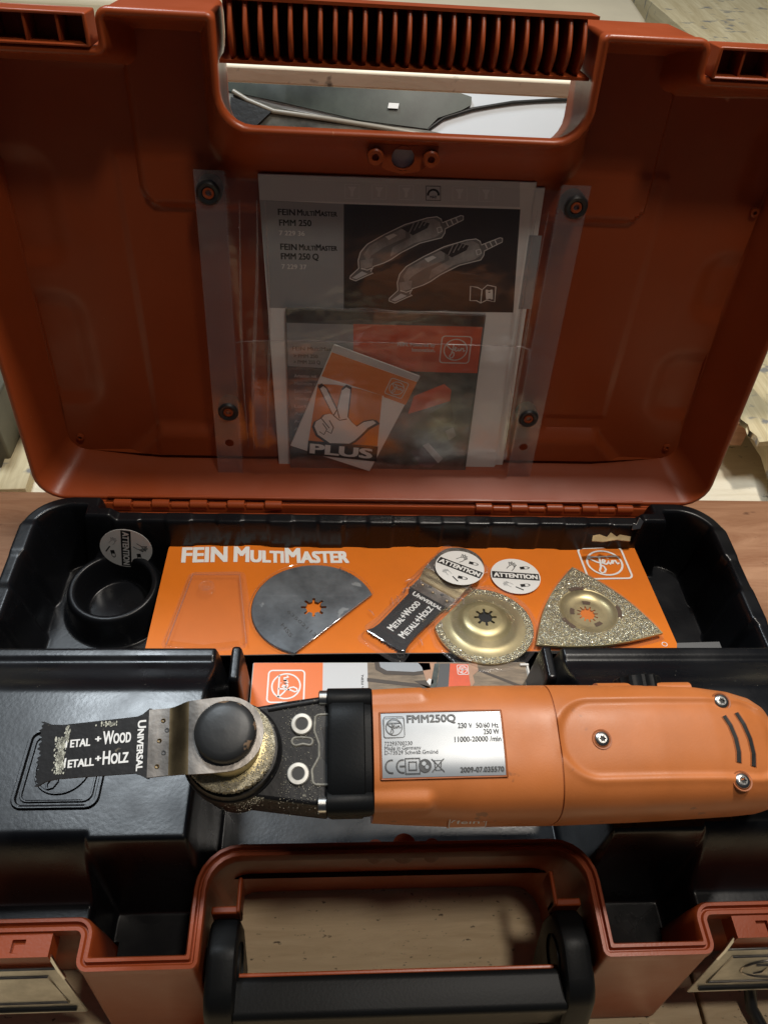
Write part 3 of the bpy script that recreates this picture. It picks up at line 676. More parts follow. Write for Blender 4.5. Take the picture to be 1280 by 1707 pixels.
bub = [L2(*p) for p in ((.012, .0180), (-.034, .0180), (-.042, .0148), (-.074, .0142), (-.088, .0162), (-.088, -.0162), (-.074, -.0142), (-.042, -.0148), (-.034, -.0180), (.012, -.0180))][::-1]
bb2 = blister(CF, bub, .0078, topk=.95)
b = B()
for i in range(14): # milky tubes painted as glints on the crumpled plastic
    a = rng.uniform(-.085, -.02); c = rng.choice([-1, 1]) * rng.uniform(.014, .019); q = L2(a, c)
    th = rng.uniform(0, 6); b.tube([CF.p(q[0] + k * .003 * math.cos(th), q[1] + k * .003 * math.sin(th), .0030 + .001 * (k % 2)) for k in range(3)], .0004, M_filmedge, 5)
tag(b.build('crease_glint', bb2, smooth=60), kind='stuff')

# diamond disc and triangular rasp
def grit(b, F, inside, n, h, box, m, r=.0008):
    k = 0; vs = []; fs = []
    while k < n:
        a = rng.uniform(box[0], box[1]); c = rng.uniform(box[2], box[3])
        if not inside(a, c): continue
        q = rng.uniform(.5, 1.25) * r; t0 = rng.uniform(0, 6.3); base_ = [F.p(a + q * math.cos(t0 + i * 1.57), c + q * math.sin(t0 + i * 1.57), h) for i in range(4)]
        i0 = len(vs); vs += base_ + [F.p(a + rng.uniform(-.3, .3) * q, c + rng.uniform(-.3, .3) * q, h + q * rng.uniform(.5, 1.1))]; fs += [(i0 + i, i0 + (i + 1) % 4, i0 + 4) for i in range(4)]; k += 1
    b.add(vs, fs, m)
FC = Frame(CF.p(0, 0, .0), CF.ex, CF.ey)
dcv = FC.hit(806, 1042, .002); dr = .0312; dt = FC.hit(808, 1021, .009)
disc_ = thing('segment_grinding_disc', 'round gold grinding disc with raised hub and gritty rim beside the triangular rasp', 'grinding disc', tuple(FC.p(*dcv, .002)))
q1, q2 = FC.hit(722, 1047, .002) - dcv, FC.hit(792, 979, .002) - dcv; nn_ = np.array([-(q2 - q1)[1], (q2 - q1)[0]]); nn_ /= np.linalg.norm(nn_); dd_ = float(q1 @ nn_)
if dd_ < 0: nn_, dd_ = -nn_, -dd_
na_ = math.atan2(nn_[1], nn_[0])
def seg_r(r, t, cut): c = math.cos(t - na_); return min(r, cut / c) if c > .05 else r
def seg_lathe(b, prof, n=96):
    b.loft([[FC.p(dcv[0] + seg_r(r, t, dd_ * max(.93, min(1, r / dr))) * math.cos(t), dcv[1] + seg_r(r, t, dd_ * max(.93, min(1, r / dr))) * math.sin(t), h) for t in (2 * PI * i / n for i in range(n))] for r, h in prof], M_gold, True, False, False)
b = B(); seg_lathe(b, [(dr, .0010), (dr, .0022), (.0250, .0024), (.0215, .0025), (.0195, .0036), (.0150, .0078), (.0132, .0090), (.0100, .0093), (.0102, .0093)])
b.holed(FC, .0082, .00935, [circ(dcv[0], dcv[1], .0102, 40), star(dcv[0], dcv[1], .0072, .0044)], M_gold); b.disc(FC, .0080, dcv[0], dcv[1], .0081, M_ink_shade); b.build('disc_body', disc_, smooth=35)
b = B(); grit(b, FC, lambda a, c: (.0262 < math.hypot(a - dcv[0], c - dcv[1]) < .0309) and (a - dcv[0]) * nn_[0] + (c - dcv[1]) * nn_[1] < dd_ - .0008, 3000, .0022, (dcv[0] - dr, dcv[0] + dr, dcv[1] - dr, dcv[1] + dr), M_grit, .00058); tag(b.build('carbide_grit', disc_), kind='stuff')
blister(FC, [(dcv[0] + seg_r(.0335, t, dd_ + .002) * math.cos(t), dcv[1] + seg_r(.0335, t, dd_ + .002) * math.sin(t)) for t in (2 * PI * i / 14 for i in range(14))], .0060, topk=.6)
V3 = [FC.hit(*p, .004) for p in ((893, 1076), (1104, 1056), (953, 946))]; tc_ = sum(V3) / 3
tri = []
for i in range(3):
    p, q = V3[i], V3[(i + 1) % 3]; nrm = np.array([(q - p)[1], -(q - p)[0]]); nrm /= np.linalg.norm(nrm)
    for k in range(12): t = k / 12; tri.append(tuple(p + (q - p) * t + nrm * .0052 * math.sin(PI * t)))
tri = [tuple(x) for x in tri]
hc = FC.hit(980, 1020, .003)
def in_poly(pt, P):
    x, y = pt; r = False
    for i in range(len(P)):
        (x0, y0), (x1, y1) = P[i - 1], P[i]
        if (y0 > y) != (y1 > y) and x < (x1 - x0) * (y - y0) / (y1 - y0) + x0: r = not r
    return r
rasp = thing('triangular_rasp', 'gold triangular carbide rasp with a dished centre, at the right end of the orange card', 'rasp', tuple(FC.p(*hc, .003)))
b = B(); b.holed(FC, .0030, .0046, [tri, circ(hc[0], hc[1], .0188, 44)], M_gold)
b.lathe(FC, hc[0], hc[1], [(.0189, .0046), (.0182, .0044), (.0168, .0026), (.0140, .0012), (.0108, .0010)], M_gold, 48)
b.holed(FC, .0004, .0010, [circ(hc[0], hc[1], .0110, 36), star(hc[0], hc[1], .0070, .0046, 12)], M_gold); b.build('rasp_plate', rasp, smooth=35)
M_brown = mat('dark_brown_hole_shade', (.09, .05, .025), .5)
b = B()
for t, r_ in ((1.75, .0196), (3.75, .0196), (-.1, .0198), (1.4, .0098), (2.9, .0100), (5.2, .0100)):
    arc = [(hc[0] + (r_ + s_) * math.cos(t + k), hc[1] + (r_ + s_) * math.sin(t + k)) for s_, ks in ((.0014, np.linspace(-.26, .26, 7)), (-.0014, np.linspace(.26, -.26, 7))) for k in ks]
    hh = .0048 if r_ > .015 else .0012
    b.poly(FC, hh + .0001, arc, M_brown)  # flat brown arcs paint the shade inside the holes
b.build('vent_hole_shade', rasp)
b = B(); grit(b, FC, lambda a, c: in_poly((tc_[0] + (a - tc_[0]) * 1.02, tc_[1] + (c - tc_[1]) * 1.02), tri) and math.hypot(a - hc[0], c - hc[1]) > .0192, 6500, .0045, (min(p[0] for p in tri), max(p[0] for p in tri), min(p[1] for p in tri), max(p[1] for p in tri)), M_grit, .00062); tag(b.build('carbide_grit', rasp), kind='stuff')
bb = blister(FC, tri[::2], .0062, topk=.985)

# round warning stickers
def hand_icon(b, F, a, c, s, h, m, rot=0):
    G = F.sub(a, c, rot)
    for st in ([(-.9, -.5), (-.2, -.55), (.3, -.35), (.5, 0), (.3, .3), (-.1, .42), (-.9, .45)], [(.1, .4), (.5, .75), (.75, .95), (.8, .8), (.5, .35)], [(.4, .3), (.9, .55), (1.1, .62), (1.1, .46), (.6, .12)], [(.5, .05), (1.1, .15), (1.2, 0), (.6, -.15)], [(.35, -.3), (.9, -.3), (.9, -.45), (.2, -.5)]): b.stroke(G, h, [(x * s, y * s) for x, y in st], s * .11, m)
def finger_icon(b, F, a, c, s, h, rot=0):
    G = F.sub(a, c, rot)
    b.stroke(G, h, [(s * x, s * y) for x, y in ((-1.2, .4), (.6, .4), (1, .2), (1.1, 0), (1, -.2), (.6, -.4), (-1.2, -.4))], s * .12, M_ink_shade)
    b.poly(G, h + .00002, [(s * x, s * y) for x, y in ((-1.2, .42), (-.1, .42), (-.1, -.42), (-1.2, -.42))], M_ink_shade); b.stroke(G, h, [(s * x, s * y) for x, y in ((.6, .2), (.95, .1), (.95, -.1), (.6, -.2))], s * .08, M_ink_shade)
def sticker(label, F, a, c, r, rot, h, body='ATTENTION', cut=None, bend=0):
    G = F.sub(a, c, rot, h); G = Frame(G.o, G.ex, G.ey); t = thing('warning_sticker', label, 'warning sticker', tuple(G.o), 'round warning stickers')
    if bend:
        class K(Frame):
            def p(s, x, y, z=0.0): return s.o + s.ex * x + s.ey * y + s.ez * (z + bend * y * y)
        G = K(G.o, G.ex, G.ey)
    b = B(); n = 44; rings = []
    for k in (1.0, .75, .5, .25): rings.append([G.p(k * r * math.cos(2 * PI * i / n), k * r * math.sin(2 * PI * i / n), .0) for i in range(n)])
    edge = [[q - G.ez * .0002 for q in rings[0]]] + rings; b.loft(edge, M_white, True, False, True); b.build('sticker_disc', t, smooth=30)
    b = B(); e = r * .965; w_ = .19 * r
    def chord(y): return math.sqrt(max(e * e - y * y, 0))
    nn = 12; topc = [(chord(w_) * (2 * i / nn - 1), w_) for i in range(nn + 1)]; bot = [(x, -w_) for x, _ in topc]
    b.add([G.p(*p, .00010) for p in topc + bot], [(i, nn + 1 + i, nn + 2 + i, i + 1) for i in range(nn)], M_ink_shade)
    b.text(G, .00016 + (.0004 if bend else 0), body, (-.87 * r, -.115 * r), (.87 * r, -.115 * r), (-.87 * r, .12 * r), M_white, .05, px=False)
    hand_icon(b, G, -.12 * r, .52 * r, .24 * r, .0001, M_ink_shade, 1.0); finger_icon(b, G, .42 * r, .50 * r, .17 * r, .0001, .15)
    finger_icon(b, G, .35 * r, -.50 * r, .17 * r, .0001, .2); hand_icon(b, G, -.32 * r, -.5 * r, .18 * r, .0001, M_mgrey, 2.6)
    b.stroke(G, .0001, [(-.05 * r, -.62 * r), (.25 * r, -.78 * r)], r * .05, M_ink_shade)
    b.build('sticker_print', t); return t
s1 = FC.hit(859, 960, .0016); e0 = FC.hit(818, 955, .0016); e1_ = FC.hit(901, 964, .0016); rr_ = float(np.hypot(*(e1_ - e0))) / 2
sticker('white round warning sticker stuck flat on the orange card above the rasp and disc', FC, s1[0], s1[1], rr_, -.10, .0016)
s2 = FC.hit(766, 946, .0095); sticker('white round warning sticker lying over the grey shank of the packaged plunge blade', FC, s2[0], s2[1], rr_ * .97, -.53, .0095)
sx_ = z_hit(214, 912, -.018)[0]; SW = Frame((sx_, -.0318, -.0150), (1, .0, -.05), (0, .12, 1))
sticker('white round warning sticker curling up behind the black cup of the tray', SW, 0, 0, .0172, -PI / 2 - .08, .0, bend=0)

# small things in the tray
def offcut(label, px, py, z, pts, m, tilt=0.0):
    o = z_hit(px, py, z); F = Frame(o, (1, 0, 0), (0, math.cos(tilt), math.sin(tilt))); b = B(); b.holed(F, -.0004, .0006, [pts], m); x = b.build('metal_offcut', bevel=.0002); tag(x, label, 'metal offcut', 'small metal offcuts'); return x
offcut('thin metal strip with a pointed tab lying behind the card top right corner', 1018, 898, .002, [(-.014, -.002), (-.006, -.0025), (.004, -.001), (.013, -.002), (.014, .0015), (.006, .003), (.004, .0014), (0, .0045), (-.003, .0012), (-.008, .003), (-.013, .002)], M_steelB, .5)
offcut('tiny crumpled metal scrap against the back wall beside the right bay', 1062, 874, .006, [(-.004, -.004), (.002, -.003), (.004, .002), (.001, .005), (-.001, .0), (-.003, .001)], M_zinc, .9)
b = B(); q0 = z_hit(1035, 1090, -.014)
sb = Frame(q0, (1, 0, .05), (0, 1, .1)); teeth = [(x, -.006 + (.0011 if i % 2 else 0)) for i, x in enumerate(np.arange(-.03, .065, .0011))]
b.holed(sb, 0, .001, [teeth + [(.064, .006), (-.03, .006)]], M_dgrey); tag(b.build('straight_saw_blade'), 'straight toothed grey saw blade poking out under the orange card', 'saw blade')

# ================================================================ CARDBOARD BOX
zb = -.004; BF = Frame((0, 0, zb), (1, 0, 0), (0, 1, 0)); pA, pB = BF.hit(422, 1104), BF.hit(876, 1105)
boxo = thing('cardboard_box', 'small orange and grey cardboard box with a floor sanding photo, wedged under the orange tool', 'cardboard box', (0, -.16, -.045))
x0, y1 = pA; x1 = pB[0]; y0 = y1 - .046
b = B(); b.box(BF, x0, x1, y0, y1, -.041, 0, M_card); b.build('carton', boxo, bevel=.0008)
bx = lambda px: BF.hit(px, 1130)[0]
b = B(); h = .0001
xs_ = [x0 + .0006, bx(538), bx(613), x1 - .0006]
b.poly(BF, h, [(xs_[0], y0), (xs_[1], y0), (xs_[1], y1 - .0005), (xs_[0], y1 - .0005)], M_orbox)
b.poly(BF, h, [(xs_[1], y0), (xs_[2], y0), (xs_[2], y1 - .0005), (xs_[1], y1 - .0005)], M_pgrey)
b.poly(BF, h, [(xs_[2], y0), (xs_[3], y0), (xs_[3], y1 - .0005), (xs_[2], y1 - .0005)], M_foto)
ee = BF.hit(477, 1144); emblem(b, BF, ee[0], ee[1], .0104, M_white, .09, h * 2, PI / 2)
b.text(BF, h * 2, 'von FEIN.', (606, 1156), (606, 1124), (602, 1156), M_ink_shade, .02)
dk = mat('printed_dark_gap', (.05, .035, .025), .5)
for l in ([(612, 1130), (700, 1140), (735, 1150), (612, 1136)], [(780, 1108), (876, 1145), (876, 1150), (770, 1108)], [(690, 1135), (720, 1133), (760, 1160), (735, 1160)]): b.poly(BF, h * 2, l, dk, True)
b.poly(BF, h * 2.4, [(624, 1104), (626, 1116), (640, 1124), (690, 1126), (722, 1122), (722, 1105)], dk, True); b.poly(BF, h * 2.8, [(632, 1104), (634, 1112), (645, 1118), (690, 1120), (718, 1116), (716, 1105)], M_silver, True)
b.poly(BF, h * 2.8, [(696, 1104), (703, 1112), (710, 1134), (716, 1143), (724, 1140), (730, 1128), (727, 1104)], M_skin, True); b.poly(BF, h * 3, [(711, 1136), (716, 1142), (722, 1139), (722, 1133), (715, 1131)], M_line, True)
b.poly(BF, h * 3, [(724, 1106), (732, 1106), (728, 1140), (722, 1152), (716, 1150)], M_bdark, True); b.poly(BF, h * 3, [(733, 1106), (750, 1106), (746, 1150), (724, 1152), (729, 1140)], M_dgrey, True)
b.poly(BF, h * 3, [(750, 1106), (780, 1107), (786, 1128), (782, 1152), (747, 1151)], M_bred, True); b.poly(BF, h * 3.2, [(780, 1106), (795, 1106), (797, 1118), (788, 1126), (791, 1138), (785, 1146), (782, 1130)], M_skin, True)
e3 = BF.hit(771, 1117); emblem(b, BF, e3[0], e3[1], .0032, M_line, .12, h * 4)
b.build('box_print', boxo)
b = B(); b.box(BF, x1 - .0002, x1 + .0010, y0, y1 - .003, -.012, .0012, M_card); b.box(BF, x1 - .004, x1 + .0012, y1 - .0035, y1 - .002, -.012, .0016, M_card); b.build('box_flap', boxo, bevel=.0003)

# ================================================================ MULTI TOOL
PHI = R(14)
TO = np.array([-.0160, -.2195, .0610])
TF = Frame(TO, (1, .006, .004), (0, math.cos(PHI), math.sin(PHI)))
tool = thing('multi_tool', 'orange and black oscillating multi tool lying upside down across the black tray', 'power tool', tuple(TO))
def prof(x):                                          # half width, half height, centre shift
    xs = [0, .012, .04, .085, .125, .150, .165, .174, .1800, .1830]
    a = [.0272, .0282, .0298, .0298, .0292, .0282, .0268, .0252, .0228, .0185]
    c = [.0262, .0267, .0276, .0280, .0280, .0274, .0262, .0242, .0205, .0160]
    e = [0, 0, 0, -.0003, -.0002, -.0004, -.0012, -.0022, -.0030, -.0032]
    return np.interp(x, xs, a), np.interp(x, xs, c), np.interp(x, xs, e)
EXPN = 2.9
def body_pt(x, t, grow=0.0):
    a, c, e = prof(x); ct, sn = math.cos(t), math.sin(t)
    y = math.copysign(abs(ct) ** (2 / EXPN), ct) * (a + grow); z = math.copysign(abs(sn) ** (2 / EXPN), sn) * (c + grow)
    if sn > 0:
        d = -sdbox(x, y, .1300, .0015, .0515, .0180, .0175); k = float(smooth(d / .0035)); rimk = math.exp(-((d - .0002) / .0016) ** 2)
        z += -.0013 * k + .0005 * rimk
    for yb in (-.0225, .0225):                        # long bulges over the front screws
        dd = -sdbox(x, y, .006, yb, .020, .0050, .0048)
        g = .0018 * float(smooth(dd / .004)) * (1 if sn > -.2 else 0)
        z += g * max(sn, .2); y += math.copysign(g, ct)
    return TF.p(x, y + e, z)
def zsurf(x, y):
    a, c, e = prof(x); q = min(.999, abs((y - e) / a)); z = c * (1 - q ** EXPN) ** (1 / EXPN)
    d = -sdbox(x, y - e, .1300, .0015, .0515, .0180, .0175); z += -.0013 * float(smooth(d / .0035))
    return z
class TopF(Frame):
    def p(s, a, b_, h=0.0): return s.o + s.ex * a + s.ey * b_ + s.ez * (zsurf(a, b_) + h)
TT = TopF(TF.o, TF.ex, TF.ey)
def thit(px, py, z=.027): return TF.hit(px, py, z)
NA = 168
def shellpart(name, xs, mat_, cap0=True, cap1=True, label=None):
    b = B(); b.loft([[body_pt(x, 2 * PI * i / NA) for i in range(NA)] for x in xs], mat_, True, cap0, cap1); o = b.build(name, tool, smooth=40, merge=True); return o
XS = .0795
front = shellpart('front_housing', list(np.linspace(0, XS - .0004, 48)) , M_tool)
rear = shellpart('rear_housing', list(np.linspace(XS + .0003, .172, 70)) + [.174, .176, .178, .1795, .181, .1822, .1830], M_tool)
b = B(); b.loft([[body_pt(x, 2 * PI * i / NA, -.0005) for i in range(NA)] for x in (XS - .002, XS + .002)], M_toolseam); b.build('housing_seam', tool, smooth=40)
# collar
b = B(); cp = [(-.0195, -.0010), (-.0190, 0), (-.0175, .0006), (-.004, .0006), (-.0035, .0000), (-.0008, -.0002), (0, -.0012)]
b.loft([[TF.p(x, math.copysign(abs(math.cos(t)) ** (2 / 3.4), math.cos(t)) * (.0250 + g), .003 + math.copysign(abs(math.sin(t)) ** (2 / 3.4), math.sin(t)) * (.0205 + g)) for t in (2 * PI * i / 80 for i in range(80))] for x, g in cp], M_blackM)
for yy in (-.0215, .0215):
    b.loft([[TF.p(x, yy + r * math.cos(t), .0165 + r * math.sin(t)) for t in (2 * PI * i / 20 for i in range(20))] for x, r in ((-.0200, .0048), (-.0195, .0054), (-.001, .0054), (0, .0048))], M_blackM)
b.build('collar', tool, smooth=40)
for yy in (-.0222, .0225):
    b = B(); b.loft([[TF.p(x, yy + r * math.cos(t), .0170 + r * math.sin(t)) for t in (2 * PI * i / 18 for i in range(18))] for x, r in ((-.0236, .0028), (-.0232, .0034), (-.0196, .0034))], M_zinc); b.build('collar_screw', tool, smooth=40)
# gear head
SX = -.0600
hd = [(-.0190, -.0235), (-.0190, .0240)] + [(-.038, .0215)] + [(SX + .0198 * math.cos(t), .0198 * math.sin(t)) for t in np.linspace(1.25, 2 * PI - 1.25, 22)] + [(-.038, -.0210)]
b = B(); b.prism(TF, hd, -.020, .0175, M_head); head = b.build('gear_head', tool, bevel=.0018, seg=3)
b = B(); b.lathe(TF, SX, 0, [(.0214, .010), (.0213, .0170), (.0210, .0184), (.0203, .0190), (.0200, .0212), (.0194, .0222), (.0165, .0226), (.0165, .0250)], M_head, 56); b.build('bearing_neck', tool, smooth=35)
b = B(); b.lathe(TF, SX, 0, [(.0178, .0225), (.0184, .0270), (.0180, .0288), (.0130, .0294), (.0125, .0385)], M_gold, 56); b.build('blade_flange', tool, smooth=35)
for px, py in ((503, 1207), (497, 1290)):
    c = TF.hit(px, py, .0182); b = B(); b.lathe(TF, c[0], c[1], [(.0047, .0170), (.0047, .0184), (.0043, .0189), (.0030, .0190), (.0026, .0184)], M_zinc2, 30); b.lathe(TF, c[0], c[1], [(.0027, .01835), (0, .01835)], M_ink_shade, 20); b.build('threaded_boss', head, smooth=40)
def recess(name, px, lipr=True):
    pts = [tuple(TF.hit(*p, .0178)) for p in px]; pts = round_poly(pts, [.0018] * len(pts), 4); b = B()
    b.poly(TF, .01775, pts, M_ink_shade); b.tube([TF.p(a, c, .0176) for a, c in pts], .00060, M_dusty, 6, True); return b.build(name, head, smooth=50)  # flat black fill paints the shade inside the recess, dusty rim around it
recess('casting_recess_shade', [(526, 1192), (555, 1190), (555, 1308), (522, 1308), (520, 1284), (532, 1262), (532, 1240), (524, 1218)])
recess('casting_recess_shade', [(486, 1230), (503, 1229), (522, 1231), (520, 1243), (505, 1240), (488, 1244)])
b = B()
b.poly(TF, .0179, [TF.hit(*p, .0179) for p in ((536, 1212), (554, 1210), (553, 1262), (546, 1275), (537, 1262), (541, 1240))], M_head); b.build('casting_web', head)
b = B(); l0 = [TF.hit(*p, .018) for p in ((447, 1182), (557, 1163))]; b.tube([TF.p(*q, .0168) for q in l0], .0016, M_head, 8); b.build('casting_edge', head, smooth=50)
# blade, held by the clamp knob
BH = .0412; hub = np.array([SX, 0.002]); tip = TF.hit(54, 1256, .038); dv = hub - tip
bladeF = TF.sub(hub[0], hub[1], math.atan2(dv[1], dv[0]), BH); bladeF = Frame(bladeF.o, bladeF.ex, bladeF.ey)
wpl, wG = universal_blade(bladeF, tool, True, ('blade_shank', 'saw_blade'), .885); wpl['label'] = 'worn black saw blade with scraped white lettering'
b = B()
def smear(a0, a1, c0, c1, n):
    for _ in range(n):
        a = rng.normal((a0 + a1) / 2, (a1 - a0) / 3.2); c = rng.uniform(c0, c1); r = abs(rng.normal(0, .00028)) + .00008; t0 = rng.uniform(0, 6)
        if abs(c) > .0112: continue
        b.poly(wG, .00012, [(a + r * rng.uniform(.5, 1.3) * math.cos(t0 + i * 1.05), c + 1.6 * r * rng.uniform(.5, 1.3) * math.sin(t0 + i * 1.05)) for i in range(6)], M_wax)
smear(-.0755, -.0722, -.0098, .0060, 330); smear(-.0725, -.0705, .004, .011, 50); smear(-.0560, -.0500, .0095, .0112, 40)
tag(b.build('dust_smear', wpl), kind='stuff')
b = B(); b.lathe(TF, SX, .002, [(.0110, .038), (.0122, BH + .0002), (.0124, BH + .0016), (.0122, BH + .0038), (.0113, BH + .0050), (.0090, BH + .0059), (.005, BH + .0064), (.0, BH + .0066)], M_rub, 56); b.build('clamp_knob', tool, smooth=50)
# sawdust round the neck and on the head
b = B(); vs = []; fs = []
def chip(p, q, F=TF):
    i0 = len(vs); t0 = rng.uniform(0, 6.3); vs.extend([p + (F.ex * math.cos(t0 + k * 2.1) + F.ey * math.sin(t0 + k * 2.1)) * q * rng.uniform(.6, 1.5) for k in range(3)] + [p + F.ez * q * rng.uniform(.4, 1.2)])
    fs.extend([(i0, i0 + 1, i0 + 3), (i0 + 1, i0 + 2, i0 + 3), (i0 + 2, i0, i0 + 3)])
for _ in range(6500):
    t = rng.uniform(0, 2 * PI); r = rng.normal(.0170, .0018)
    if .0130 < r < .0184: chip(TF.p(SX + r * math.cos(t), r * math.sin(t), .0292), rng.uniform(.00015, .00055))
for _ in range(1500):
    t = rng.uniform(0, 2 * PI); h = rng.uniform(.0235, .0290); chip(TF.p(SX + .0183 * math.cos(t), .0183 * math.sin(t), h), rng.uniform(.0002, .0005))
for _ in range(900):
    t = rng.normal(-.75, .45); r = rng.normal(.0222, .0014); chip(TF.p(SX + r * math.cos(t), r * math.sin(t), .0172), rng.uniform(.00006, .00022))
for _ in range(600):
    chip(TF.p(rng.uniform(-.040, -.022), rng.choice([rng.normal(-.017, .004), rng.normal(.012, .006), rng.normal(.0, .01)]), .0178), rng.uniform(.00006, .00022))
b.add(vs, fs, M_yel); tag(b.build('sawdust', tool), kind='stuff')
# type plate
LP = [(635, 1190), (833, 1184), (842, 1288), (638, 1300)]; lq = [thit(*p, .0272) for p in LP]
lx0 = (lq[0][0] + lq[3][0]) / 2; lx1 = (lq[1][0] + lq[2][0]) / 2; ly1 = (lq[0][1] + lq[1][1]) / 2; ly0 = (lq[2][1] + lq[3][1]) / 2
def patch(F, a0, a1, b0, b1, h, m, nx=24, ny=14):
    q = B(); q.add([F.p(a0 + (a1 - a0) * i / nx, b0 + (b1 - b0) * j / ny, h) for j in range(ny + 1) for i in range(nx + 1)], [(j * (nx + 1) + i, j * (nx + 1) + i + 1, (j + 1) * (nx + 1) + i + 1, (j + 1) * (nx + 1) + i) for i in range(nx) for j in range(ny)], m); return q
b = patch(TT, lx0, lx1, ly0, ly1, .00040, M_silver, 40, 40); plate = b.build('type_plate', tool, smooth=60)
b = B(); e = .0005; b.tube([TT.p(a, c, .0001) for a, c in [(lx0 - e + (lx1 - lx0 + 2 * e) * t, ly1 + e) for t in np.linspace(0, 1, 12)] + [(lx1 + e, ly1 + e - (ly1 - ly0 + 2 * e) * t) for t in np.linspace(0, 1, 10)] + [(lx1 + e - (lx1 - lx0 + 2 * e) * t, ly0 - e) for t in np.linspace(0, 1, 12)] + [(lx0 - e, ly0 - e + (ly1 - ly0 + 2 * e) * t) for t in np.linspace(0, 1, 10)]], .0005, M_toolseam, 6, True); b.build('plate_frame', tool, smooth=60)
W_, H_ = lx1 - lx0, ly1 - ly0
def LT(x, y): return (lx0 + W_ * x, ly0 + H_ * y)
class LFm(TopF): pass
gk = M_dgrey; b = B(); hL = .00075
def lt(body, x0, x1, y, cap, bold=.0): b.text(TT, hL, body, LT(x0, y), LT(x1, y), LT(x0, y + cap), gk, bold, px=False)
lt('FMM250Q', .215, .62, .84, .125, .03); lt('230 V  50/60 Hz', .635, .975, .735, .085, .015); lt('250 W', .845, .975, .63, .085, .015); lt('11000-20000 /min', .60, .985, .515, .085, .015)
lt('72293700230', .022, .25, .485, .062); lt('Made in Germany', .022, .32, .415, .062); lt('D-73529 Schwäb.Gmünd', .022, .455, .345, .062)
lt('2009-07.035570', .63, .985, .055, .075, .03)
mm = LT(.105, .77); emblem(b, TT, mm[0], mm[1], H_ * .165, gk, .08, hL)
lw_ = .00055
def at(x, y): return LT(x, y)
for x in (.075, .165):
    c = at(x, .165); rr = H_ * .095; b.stroke(TT, hL, [(c[0] + rr * math.cos(t), c[1] + rr * math.sin(t)) for t in np.linspace(PI * .42, PI * 1.58, 14)], lw_, gk)
c = at(.150, .165); b.stroke(TT, hL, [(c[0] - .0005, c[1]), (c[0] + .0017, c[1])], lw_, gk)
c = at(.245, .165)
for s_ in (.0030, .0016): b.stroke(TT, hL, [(c[0] + x * s_, c[1] + y * s_) for x, y in ((-1, -1), (1, -1), (1, 1), (-1, 1))], lw_, gk, closed=True)
c = at(.345, .165); b.disc(TT, hL, c[0], c[1], .0027, gk, 20); b.disc(TT, hL + .0001, c[0] - .0004, c[1] + .0008, .0009, M_silver, 12); b.disc(TT, hL + .0001, c[0] + .0008, c[1] - .0006, .0008, M_silver, 12)
c = at(.45, .165); b.stroke(TT, hL, [(c[0] - .0026, c[1] - .0026), (c[0] + .0026, c[1] + .0026)], .0004, gk); b.stroke(TT, hL, [(c[0] + .0026, c[1] - .0026), (c[0] - .0026, c[1] + .0026)], .0004, gk); b.stroke(TT, hL, [(c[0] + x * .0015, c[1] + y * .0019) for x, y in ((-.7, -1), (.7, -1), (1, 1), (-1, 1))], .0004, gk, closed=True)
b.build('plate_print', plate)
# small embossed logo plate low on the side
lo = Frame(TF.p(.0465, -.0292, .0080), TF.ex, TF.ey * .42 + TF.ez * .9)
cpx = [lo.hit(*p, .0) for p in ((748, 1356), (815, 1355), (816, 1378), (749, 1379))]; xa, xb = cpx[0][0], cpx[1][0]; ya, yb_ = cpx[3][1], cpx[0][1]
b = B(); b.box(lo, xa, xb, ya, yb_, -.0012, .0006, M_tool); sp = b.build('side_badge', tool, bevel=.0003)
b = B(); b.tube([lo.p(a, c, .0007) for a, c in rrect(xa + .0007, xb - .0007, ya + .0006, yb_ - .0006, .0006, 2)], .00022, M_line, 5, True); cm = ((xa + xb) / 2, (ya + yb_) / 2); b.tube([lo.p(cm[0] + .0072 * math.cos(t), cm[1] - .0014 + .0044 * math.sin(t), .0007) for t in np.linspace(.2, PI - .2, 12)], .00022, M_line, 5)
b.text(lo, .0008, 'fein', (cm[0] - .005, cm[1] - .0016), (cm[0] + .005, cm[1] - .0016), (cm[0] - .005, cm[1] + .0012), M_line, 0, px=False); b.build('badge_relief', sp)
# screws and vents of the rear housing
for px, py in ((1003, 1232), (1207, 1166), (1241, 1300)):
    c = thit(px, py, .0270); z0 = zsurf(c[0], c[1]); b = B()
    b.lathe(TF, c[0], c[1], [(.0044, z0 - .0005), (.0043, z0 + .0004), (.0037, z0 + .0003), (.0034, z0 - .0006)], M_toolseam, 28)
    o1 = b.build('screw_well', rear, smooth=40)
    b = B(); b.lathe(TF, c[0], c[1], [(.0034, z0 - .0004), (.0033, z0 + .0006), (.0027, z0 + .0012), (.0016, z0 + .0014)], M_zinc, 28)
    b.holed(TF, z0 + .0004, z0 + .0014, [circ(c[0], c[1], .0018, 24), star(c[0], c[1], .0015, .0011, 6)], M_zinc); b.disc(TF, z0 + .0006, c[0], c[1], .0016, M_ink_shade, 16); b.build('housing_screw', rear, smooth=40)
for X0, X1 in (([(1208, 1192), (1216, 1205), (1226, 1230), (1231, 1252), (1233, 1272)]), ([(1229, 1184), (1240, 1205), (1253, 1232), (1260, 1258), (1261, 1276)])) and [((1208, 1192), 0), ((1229, 1184), 1)]:
    path = [(1208, 1192), (1218, 1208), (1227, 1230), (1232, 1252), (1233, 1270)] if X1 == 0 else [(1230, 1186), (1241, 1205), (1252, 1230), (1258, 1255), (1259, 1276)]
    pp = [thit(x, y, .0265) for x, y in path]; b = B(); b.stroke(TT, .00025, pp, .0029, M_toolseam); b.stroke(TT, .0005, pp, .0018, M_ink_shade); b.build('vent_slot_shade', rear)  # black strips painted where the open slots would lie in shade
